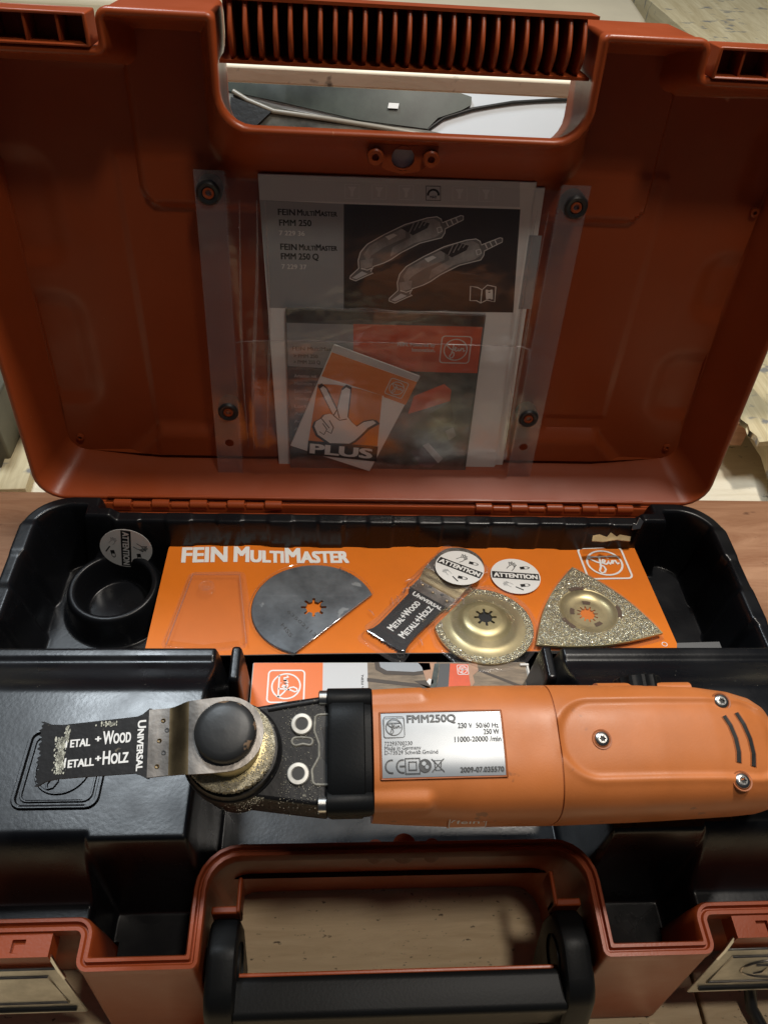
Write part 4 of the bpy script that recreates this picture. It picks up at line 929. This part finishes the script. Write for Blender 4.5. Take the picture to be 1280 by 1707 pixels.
b = B(); b.lathe(Frame(TF.p(.1775, -.003, 0), TF.ey, TF.ez), 0, 0, [(.0, 0), (.0135, 0), (.0140, .004), (.0140, .010), (.0115, .012), (.0105, .030), (.008, .040)], M_blackM, 36); b.build('cable_guard', tool, smooth=35)
sd_ = Frame(TF.p(.1270, .0245, .0060), TF.ex, TF.ez); b = B()
b.lathe(sd_, 0, 0, [(.0, .0), (.0, .0)], M_blackM, 8) if False else None
b.loft([[sd_.p((r + (.0007 if i % 4 < 2 else 0)) * math.cos(2 * PI * i / 48), (r + (.0007 if i % 4 < 2 else 0)) * math.sin(2 * PI * i / 48), h) for i in range(48)] for r, h in ((.0105, .004), (.0105, -.0075), (.0095, -.0085))], M_blackM)
b.build('speed_dial', tool, smooth=30)
b = B(); b.loft([[TF.p(x, .0262 + .0038 * math.cos(t), .008 + .0075 * math.sin(t)) for t in (2 * PI * i / 20 for i in range(20))] for x in (.105, .110, .1435, .149)], M_tool); b.build('dial_hump', tool, smooth=40)

# ================================================================ DOCUMENTS IN THE LID
def lh(px, py, h=-.026): return tuple(LF.hit(px, py, h))
class Wavy(Frame):
    wave = staticmethod(lambda a, b: 0.0)
    def p(s, a, b, h=0.0): return s.o + s.ex * a + s.ey * b + s.ez * (h + s.wave(a, b))
MFr = Wavy(LF.o, LF.ex, LF.ey)
# second booklet, behind, showing at the right
book2 = thing('paper_booklet', 'white booklet with a grey cover band, sticking out behind the dark manual in the sleeve', 'booklet', tuple(LF.p(.01, .11, -.030)))
Q = [lh(445, 300, -.029), lh(908, 312, -.029), lh(835, 788, -.029), lh(470, 788, -.029)]
b = B(); b.prism(LF, Q[::-1], -.0305, -.0280, M_paper); b.build('booklet_pages', book2, bevel=.0004)
b = B(); b.poly(LF, -.0279, [lh(880, 392, -.0279), lh(903, 393, -.0279), lh(885, 515, -.0279), lh(862, 515, -.0279)], M_mgrey); b.build('booklet_band', book2)
manual = thing('instruction_manual', 'grey and black instruction manual picturing two tools, standing in the clear sleeve', 'manual', tuple(LF.p(0, .11, -.027)))
hM = -.0262
A = [lh(430, 290, hM), lh(893, 304, hM), lh(822, 790, hM), lh(466, 785, hM)]
b = B(); b.prism(LF, A[::-1], -.0279, hM, M_paper)
for k in range(3): b.prism(LF, [(x + .0004 * k, y) for x, y in A[::-1]], -.0279 + k * .0001, -.0270, M_paper)
b.build('manual_pages', manual, bevel=.0003)
b = B(); e = hM + .00008
def pq(m, pts, k=1): b.poly(LF, hM + .00007 * k, [lh(*p, hM) for p in pts], m)
pq(M_pgrey, [(431, 292), (866, 303), (866, 345), (433, 333)]); pq(M_mgrey, [(433, 333), (573, 340), (573, 516), (449, 513)])
pq(M_pblack, [(573, 340), (867, 349), (855, 521), (573, 516)])
def lines(body, x0, x1, y0, y1, cap, m=M_ink_shade, bold=.03, caps=False): b.text(LF, hM + .00016, body, (x0, y0), (x1, y1), (x0 - .2, y0 - cap), m, bold, caps)
b2 = b

def T(body, x0, x1, y0, dy, cap, m, bold=.03, caps=False, h=None):
    h_ = hM + .00016 if h is None else h
    b.text(LF, h_, body, (x0, y0), (x1, y0 + dy), (x0 - .5, y0 - cap), m, bold, caps)
T('FEIN', 464, 492, 358, 1, 10.5, M_ink_shade); T('MultiMaster', 496, 562, 359, 2, 10.5, M_ink_shade, .03, True); T('FMM 250', 466, 519, 376, 1, 10.5, M_ink_shade); T('7 229 36', 466, 508, 392, 1, 8, M_line, .02)
T('FEIN', 468, 495, 416, 1, 10.5, M_ink_shade); T('MultiMaster', 499, 562, 417, 1, 10.5, M_ink_shade, .03, True); T('FMM 250 Q', 469, 531, 432, 1, 10.5, M_ink_shade); T('7 229 37', 470, 511, 448, 1, 8, M_line, .02)
mk = mat('faint_icon_print', (.72, .73, .74), .5)
for i, x in enumerate((587, 632, 677, 722, 766, 810)):
    y = 319 + (x - 587) * .022; m = M_ink_shade if i == 3 else mk; q = .18 if i == 3 else .22
    b.stroke(LF, hM + .00016, [lh(x + a, y + c, hM) for a, c in ((-12, -12), (12, -11.5), (12, 12), (-12, 11.5))], .0005 if i == 3 else .0004, m, closed=True)
    if i == 3:
        b.stroke(LF, hM + .00016, [lh(x + 9 * math.cos(t), y + 3 - 9 * math.sin(t), hM) for t in np.linspace(-.1, PI + .1, 9)], .0012, m); T('MAX', x - 5, x + 6, y + 9, 0, 5, m, .02)
    else:
        b.poly(LF, hM + .00016, [lh(x + a, y + c, hM) for a, c in ((-7, -8), (7, -8), (2, 0), (2, 8), (-3, 8), (-2, 0))], m)
# the two drawn tools
def tool_art(ox, oy):
    P = lambda pts: [lh(x + ox, y + oy, hM) for x, y in pts]
    body = [(583, 464), (584, 460), (598, 447), (597, 434), (601, 420), (612, 407), (640, 391), (675, 374), (712, 363), (728, 361), (735, 365), (737, 371), (768, 359), (772, 360), (772, 366), (742, 381), (741, 388), (736, 396), (724, 399), (700, 405), (668, 421), (652, 432), (640, 438), (622, 444), (618, 452), (622, 455), (612, 459), (593, 468)]
    b.poly(LF, hM + .00014, P(body), M_tm); b.stroke(LF, hM + .00028, P(body), .00055, M_line, closed=True)
    b.poly(LF, hM + .00021, P([(606, 424), (616, 409), (645, 393), (676, 378), (676, 396), (640, 412), (620, 425), (612, 436)]), M_tl)
    b.poly(LF, hM + .00021, P([(680, 376), (722, 364), (733, 370), (737, 388), (724, 396), (690, 405), (668, 418), (650, 428), (654, 412), (684, 396)]), M_tl)
    b.poly(LF, hM + .00024, P([(668, 380), (700, 368), (716, 372), (712, 380), (688, 392)]), M_pblack)
    b.poly(LF, hM + .00024, P([(642, 394), (656, 389), (662, 392), (648, 400)]), M_line)
    for k in range(4): b.stroke(LF, hM + .00027, P([(682 + k * 8, 388 - k * 4), (690 + k * 8, 371 - k * 2)]), .0006, M_tl)
    for k in range(3): b.stroke(LF, hM + .00027, P([(743 + k * 8, 369 - k * 3.3), (747 + k * 8, 377 - k * 3.3)]), .0006, M_line)
    b.stroke(LF, hM + .00027, P([(728, 380), (735, 378), (737, 385), (730, 388)]), .0006, M_line, closed=True)
    b.poly(LF, hM + .00024, P([(600, 434), (622, 430), (620, 444), (602, 450)]), M_tl); b.poly(LF, hM + .00024, P([(587, 463), (603, 452), (613, 456), (594, 465)]), M_pgrey)
    b.stroke(LF, hM + .00027, P([(602, 447), (612, 450), (622, 446)]), .0006, M_line)
tool_art(0, 0); tool_art(65, 37)
b.stroke(LF, hM + .00016, [lh(*p, hM) for p in ((784, 477), (796, 479), (803, 483), (812, 475), (826, 478), (824, 503), (811, 500), (801, 505), (794, 501), (783, 501))], .0006, M_line, closed=True)
b.stroke(LF, hM + .00016, [lh(803, 483, hM), lh(801, 505, hM)], .0006, M_line); T('i', 813, 818, 498, 0, 16, M_line, .08)
b.build('cover_print', manual)
# plastic bag with the brochure
hB = -.0238
broch = thing('brochure', 'folded colour brochure with a red band, in a small plastic bag over the manual', 'brochure', tuple(LF.p(0, .07, hB)))
b = B(); A = [lh(476, 514, hB), lh(810, 526, hB), lh(775, 788, hB), lh(484, 784, hB)]; b.prism(LF, A[::-1], -.0259, hB, M_dgrey); b.build('brochure_pages', broch, bevel=.0004)
b = B()
def bq(m, pts, k=1): b.poly(LF, hB + .00007 * k, [lh(*p, hB) for p in pts], m)
bq(M_pblack, [(477, 516), (808, 528), (806, 545), (600, 532), (478, 538)]); bq(M_mgrey, [(478, 538), (589, 541), (589, 617), (480, 610)]); bq(M_bred, [(589, 540), (804, 545), (795, 622), (589, 617)])
bq(M_dgrey, [(480, 611), (510, 612), (510, 783), (485, 782)]); bq(M_bdark, [(510, 612), (795, 623), (775, 786), (510, 783)]); bq(M_bred, [(690, 660), (740, 640), (752, 650), (750, 668), (700, 684), (680, 690)], 2)
bq(M_ink_shade, [(716, 690), (752, 668), (756, 700), (742, 706), (730, 700)], 2); bq(M_mgrey, [(742, 718), (755, 712), (760, 726), (748, 734)], 3); bq(mat('purple_grey_print', (.12, .10, .12), .4), [(684, 752), (712, 745), (736, 768), (716, 780), (700, 776)], 2); bq(M_pgrey, [(704, 742), (714, 738), (738, 764), (730, 772)], 3)
bq(M_dgrey, [(500, 782), (560, 760), (640, 784)], 2)
for i in range(9): T(['Arbeiten mit', 'Maximum ab', 'Eventlee ab', 'Werkzeu d', 'Lorbach', 'Auszie t', 'Acceso e', 'Artik fe', 'Arbe ts'][i], 491, 530 if i else 528, 629 + i * 12.6, 1, 5.5, M_mgrey if i else M_pgrey, .02, h=hB + .00016)
T('FEIN MultiMas', 488, 552, 584, 1, 6.5, M_ink_shade, .02, h=hB + .00016); T('> FMM 250', 490, 530, 596, 1, 6, M_ink_shade, .02, h=hB + .00016); T('> FMM 250 Q', 490, 534, 606, 1, 6, M_ink_shade, .02, h=hB + .00016)
T('FEIN. Powered by', 663, 725, 577, 1.5, 6.5, M_pgrey, .03, h=hB + .00016); T('Innovation.', 687, 725, 586, 1, 6.5, M_pgrey, .03, h=hB + .00016)
e4 = lh(759, 583, hB); emblem(b, LF, e4[0], e4[1], .0095, M_line, .08, hB + .00016)
b.build('brochure_print', broch)
bag = B(); FB = Wavy(LF.p(0, 0, 0), LF.ex, LF.ey); FB.wave = staticmethod(lambda a, c: .0005 * math.sin(a * 90 + c * 60) + .0004 * math.sin(c * 210 - a * 50))
ax0, ax1, ay0, ay1 = lh(476, 512, -.0225)[0], lh(808, 524, -.0225)[0], lh(484, 785, -.0225)[1], lh(640, 517, -.0225)[1]
bg_ = patch(FB, ax0, ax1, ay0, ay1, -.0226, M_clear, 60, 50); bg_.tube([FB.p(ax0 + (ax1 - ax0) * t, ay1 + .0006 * math.sin(t * 18), -.0226) for t in np.linspace(0, 1, 40)], .0005, M_clear, 5); bg_.tube([FB.p(ax1, ay1 - (.02 * t), -.0226) for t in np.linspace(0, 1, 12)], .0004, M_clear, 5)
tag(bg_.build('plastic_bag', smooth=60), 'clear crinkled plastic bag around the red banded brochure', 'plastic bag')
# folded card with the hand sign
hP = -.0212
plus = thing('folded_leaflet', 'small tilted orange and white leaflet with a hand sign and the word PLUS', 'leaflet', tuple(LF.p(-.02, .06, hP)))
b = B(); b.prism(LF, [lh(484, 743, hP), lh(616, 786, hP), lh(700, 627, hP), lh(557, 574, hP)], -.0222, hP, M_white); b.build('leaflet_sheet', plus, bevel=.0003)
b = B()
def cq(m, pts, k=1): b.poly(LF, hP + .00007 * k, [lh(*p, hP) for p in pts], m)
M_ptan = mat('orange_leaflet_print', (.72, .22, .04), .45)
cq(M_pgrey, [(557, 575), (700, 628), (696, 636), (553, 586)]); cq(M_ptan, [(553, 587), (695, 637), (676, 675), (594, 645), (536, 627)])
cq(M_paper, [(536, 627), (594, 645), (640, 660), (636, 668), (590, 650)], 2)
cq(M_ptan, [(530, 640), (560, 641), (600, 648), (637, 659), (629, 743), (514, 736)], 3)
cq(M_ink_shade, [(514, 734), (630, 744), (627, 769), (512, 757)], 4)
b.text(LF, hP + .0005, 'PLUS', (518, 755), (618, 764), (519, 739), M_white, .042)
hand = [(533, 646), (539, 642), (545, 647), (562, 682), (570, 649), (577, 644), (585, 648), (584, 660), (580, 695), (586, 703), (594, 710), (606, 702), (622, 699), (628, 705), (612, 714), (602, 724), (592, 733), (582, 739), (550, 738), (530, 724), (524, 710), (527, 702), (536, 697), (541, 691), (550, 689), (556, 692)]
cq(M_ink_shade, [(np.mean([p[0] for p in hand]) + (x - np.mean([p[0] for p in hand])) * 1.09, np.mean([p[1] for p in hand]) + (y - np.mean([p[1] for p in hand])) * 1.07) for x, y in hand], 5); cq(M_white, hand, 6)
for st in ([(538, 705), (545, 715), (540, 724), (533, 719)], [(549, 700), (556, 712), (552, 722), (545, 718)], [(556, 692), (566, 700), (578, 698)], [(562, 682), (566, 697)], [(536, 697), (549, 713)]): b.stroke(LF, hP + .0005, [lh(*p, hP) for p in st], .0007, M_ink_shade)
for f in ([(533, 646), (539, 642), (545, 647), (562, 682), (556, 692)], [(570, 649), (577, 644), (585, 648), (584, 660), (580, 695)], [(594, 710), (606, 702), (622, 699), (628, 705), (612, 714)]): b.stroke(LF, hP + .00052, [lh(*p, hP) for p in f], .0008, M_ink_shade)
e5 = lh(661, 647, hP); emblem(b, LF, e5[0], e5[1], .0062, M_line, .09, hP + .0003, -.35)
b.build('leaflet_print', plus)
# clear document sleeve held by four black grommets
sleeve = thing('document_sleeve', 'clear punched plastic sleeve fixed inside the lid by four black grommets', 'plastic sleeve', tuple(LF.p(0, .1, -.02)))
SLW = Wavy(LF.o, LF.ex, LF.ey)
SLW.wave = staticmethod(lambda a, c: .0010 * math.sin(a * 70 + 8 * c) * math.exp(-((abs(a) - .088) / .014) ** 2) + .0012 * math.exp(-((abs(a) - .089 - .05 * (c - .1) * .3) / .0035) ** 2) + .0006 * math.sin(c * 45 + a * 20))
hS = -.0195
c0, c1_, c2, c3 = lh(322, 282, hS), lh(985, 310, hS), lh(882, 798, hS), lh(365, 795, hS)
def sl(u, v): # bilinear sleeve coordinates
    return ((1 - v) * ((1 - u) * c3[0] + u * c2[0]) + v * ((1 - u) * c0[0] + u * c1_[0]), (1 - v) * ((1 - u) * c3[1] + u * c2[1]) + v * ((1 - u) * c0[1] + u * c1_[1]))
class SlF(Frame):
    def p(s, u, v, h=0.0): a, c = sl(u, v); return SLW.p(a, c, h)
SF = SlF(LF.o, LF.ex, LF.ey)
patch(SF, .075, .925, 0, .985, hS, M_film, 90, 60).build('sleeve_film', sleeve, smooth=60)
patch(SF, .075, .925, 0.0, .52, hS + .0012, M_film, 60, 30).build('pocket_film', sleeve, smooth=60)
for s_, u0, u1 in ((0, 0, .076), (1, .924, 1)):
    b = B(); q = [sl(u0, 0), sl(u1, 0), sl(u1, .5), sl(u1, 1), sl(u0, 1), sl(u0, .5)]
    hp = lh(383, 738, hS) if s_ == 0 else lh(872, 745, hS)
    b.holed(Frame(LF.o, LF.ex, LF.ey), hS, hS + .00025, [q, circ(hp[0], hp[1], .0031, 20)], M_filmedge); b.stroke(LF, hS + .0004, circ(hp[0], hp[1], .0032, 20), .0004, M_filmedge, closed=True)
    eu = u1 if s_ == 0 else u0
    for k in range(110): v = k / 110; p = sl(eu, v); b.poly(LF, hS + .0006, [(p[0] - .0011, p[1]), (p[0] + .0011, p[1]), (p[0] + .0011, p[1] + .0010), (p[0] - .0011, p[1] + .0010)], M_filmedge)
    b.build('punched_strip', sleeve)
b = B()  # milky tubes along the folds stand in for their glare streaks
for u0, amp, wd in ((.105, .010, .0007), (.135, .018, .0010), (.165, .012, .0006), (.905, .006, .0008), (.885, .014, .0006)):
    pts = [(u0 + amp * math.sin(4 * v + u0 * 30), v) for v in np.linspace(.12, .93, 40)]
    P2 = [sl(u, v) for u, v in pts]; b.tube([SLW.p(a, c, hS + .0003) for a, c in P2], [wd * (.2 + math.sin(PI * i / 39)) for i in range(40)], M_filmedge, 6)
b.tube([SF.p(u, 0.004 * math.sin(u * 9), hS + .0006) for u in np.linspace(0, 1, 50)], .0006, M_filmedge, 6)
b.tube([SF.p(u, .52 - .25 * max(0, abs(u - .5) * 2 - .8) , hS + .0013) for u in np.linspace(.08, .92, 50)], .0004, M_filmedge, 6)
tag(b.build('film_fold_glare', sleeve, smooth=60), kind='stuff')
for px, py in ((348, 321), (959, 345), (381, 686), (880, 697)):
    a, c = lh(px, py, -.020); b = B(); b.lathe(LF, a, c, [(.0072, -.0300), (.0072, -.0205), (.0066, -.0188), (.0055, -.0178), (.0038, -.0182), (.0032, -.0195)], M_rub, 32); g = b.build('grommet', sleeve, smooth=40)
    b = B(); b.lathe(LF, a, c, [(.0031, -.0200), (.0031, -.0183), (.0024, -.0180), (.0017, -.0183), (.0016, -.0200), (0, -.0200)], M_shell, 24); b.build('rivet', g, smooth=40)

# ================================================================ THINGS AROUND THE CASE
# board on blocks behind the lid
sb_ = board('shelf_board', -.45, .46, .17, .215, .2240, .0105, M_cream, None); tag(sb_, 'worn cream painted shelf board behind the lid, seen above its ribbed grip', 'board')
for x in (-.44, .41):
    b = B(); b.box(WF, x, x + .04, .172, .212, ZB - .03, .2155, M_beige); p_ = b.build('support_block', bevel=.002); tag(p_, 'beige block carrying the %s end of the cream shelf board' % ('left' if x < 0 else 'right'), 'block', 'blocks under the shelf board')
b = B(); lid2 = round_poly([(-.75, .82), (.40, .82), (.44, 1.3), (-.75, 1.3)], [.01, .05, .02, .01], 6); b.prism(Frame((0, 0, 0), (1, 0, 0), (0, 1, 0)), lid2, -.13, .10, M_beige); bxl = b.build('storage_box', bevel=.012, seg=4); tag(bxl, 'large flat beige box with rounded corners standing far behind the lid', 'box')
# vehicle panel behind the grip opening: white wing, dark screen, seams
vf = Frame((0, .34, .06), (1, 0, 0), (0, .55, .83)); veh = thing('vehicle', 'white vehicle with a tinted dark windscreen, glimpsed through the grip opening of the lid', 'vehicle', (0, .34, -.1))
class Bulge(Frame):
    def p(s, a, c, h=0.0): return s.o + s.ex * a + s.ey * c + s.ez * (h - .9 * (a - .02) ** 2 - .6 * c * c)
vb = Bulge(vf.o, vf.ex, vf.ey)
def vpoly(name, px, h, m, th=.004, parent=veh, smooth_=40):
    pts = [tuple(vf.hit(*p, 0)) for p in px]; xs = [p[0] for p in pts]
    b = B(); pts3 = pts; v, e, f, *_ = delaunay_2d_cdt([Vector(p) for p in pts3] + [Vector((x, y)) for x in np.arange(min(xs), max(xs), .02) for y in np.arange(min(p[1] for p in pts), max(p[1] for p in pts), .02)], [(i, (i + 1) % len(pts3)) for i in range(len(pts3))], [], 1, 1e-6)
    b.add([vb.p(q[0], q[1], h) for q in v], [tuple(t) for t in f], m); n = len(pts3)
    b.add([vb.p(*q, h) for q in pts3] + [vb.p(*q, h - th) for q in pts3], [(i, (i + 1) % n, n + (i + 1) % n, n + i) for i in range(n)], m); return b.build(name, parent, smooth=smooth_)
vpoly('wing_panel', [(330, 95), (1010, 100), (1010, 310), (330, 310)], 0, M_whitegloss, .02)
vpoly('windscreen', [(330, 96), (560, 100), (690, 120), (712, 143), (762, 150), (788, 158), (787, 172), (770, 182), (730, 196), (712, 215), (600, 200), (470, 165), (340, 128)], .004, M_tint, .006)
vpoly('lower_panel', [(340, 128), (470, 175), (600, 205), (712, 217), (760, 226), (786, 240), (780, 262), (340, 262)], .003, mat('dark_reflective_bodywork', (.09, .085, .07), .40, var=.9, vscale=22), .006)
vpoly('speaker_grille', [(380, 150), (452, 180), (405, 222), (380, 235)], .006, M_mesh, .004)
b = B(); b.tube([vb.p(*vf.hit(*p), .0045) for p in ((384, 140), (410, 158), (455, 180), (540, 196), (640, 214), (720, 228))], .0022, mat('pale_trim_strip', (.30, .27, .22), .3)); b.build('trim_strip', veh, smooth=60)
b = B(); b.tube([vb.p(*vf.hit(*p), .0015) for p in ((712, 216), (740, 195), (790, 178), (860, 163), (950, 151), (1010, 144))], .0018, M_ink_shade); b.build('panel_gap', veh, smooth=60)
vpoly('small_sticker', [(648, 172), (665, 173), (663, 182), (646, 181)], .0060, M_white, .001)
# planks and offcuts round the bench
def plank(label, x0, x1, y0, y1, z1, th, m, rot=0.0, cat='plank', tilt=0, ragged=None):
    F = Frame(((x0 + x1) / 2, (y0 + y1) / 2, z1), (math.cos(rot), math.sin(rot), 0), (-math.sin(rot), math.cos(rot), tilt)); hx, hy = (x1 - x0) / 2, (y1 - y0) / 2
    pts = [(-hx, -hy), (hx, -hy), (hx, hy)]
    if ragged:
        k = 18; pts += [(-hx + ragged * rng.uniform(-1, 1), hy - 2 * hy * i / k) for i in range(k + 1)]; pts = pts[:3] + pts[3:]
    else: pts.append((-hx, hy))
    b = B(); b.holed(F, -th, 0, [pts], m); o = b.build('plank', bevel=.0006); tag(o, label, cat); return o
plank('weathered pale plank standing along the right edge of the reddish bench board', .392, .47, .045, .62, -.088, .02, M_weather, -.03, ragged=.004)
plank('bright weathered plank far behind the right corner of the lid', .46, .68, .71, 1.7, .08, .03, M_weather, .05)
plank('pale straight plank behind the shelf board at the top right', .20, .345, .66, 1.4, .03, .03, M_bench, .05)
plank('thin whitewashed lath leaning at the far right edge of the bench', .425, .45, -.03, .12, -.070, .006, M_cream, -.25, tilt=.1)
b = B(); F_ = Frame((.352, .215, ZB), (1, 0, 0), (0, 1, 0)); b.box(F_, -.075, .018, -.035, .07, .0005, .030, M_red_wood); cb = b.build('wood_block', bevel=.001); tag(cb, 'reddish sawn wood block standing behind the right side of the lid', 'wood block')
plank('splintered pale offcut lying on the reddish wood block', .352, .388, .150, .30, -.066, .006, M_weather, .15, ragged=.003)
b = B(); b.box(WF, -.60, -.335, .165, .40, -.1295, -.060, mat('olive_grey_paint', (.13, .12, .08), .6, var=.2, vscale=20)); x_ = b.build('wood_block', bevel=.002); tag(x_, 'olive-grey painted block behind the left side of the lid', 'wood block')
plank('cream batten lying behind the left corner of the case', -.345, -.318, .125, .36, -.118, .012, M_weather, .06, 'batten')
# cable hanging at the front right
b = B(); b.tube([(.198, -.276, -.040), (.1985, -.279, -.065), (.1975, -.284, -.085), (.199, -.294, -.094), (.206, -.315, -.0955), (.222, -.345, -.0955)], .0033, M_rub, 12); tag(b.build('power_cable', smooth=60), 'black round cable hanging down below the right latch', 'cable')
# crumbs and dust
b = B(); vs = []; fs = []
for _ in range(700):
    x, y = rng.uniform(-.23, .23), rng.uniform(-.24, -.15)
    if abs(x) < .1: continue
    chip(np.array([x, y, float(tray_h(np.array([x]), np.array([y]))[0]) - .0001]), rng.uniform(.00008, .00028), WF)
b.add(vs, fs, M_yel); tag(b.build('fine_dust'), kind='stuff');
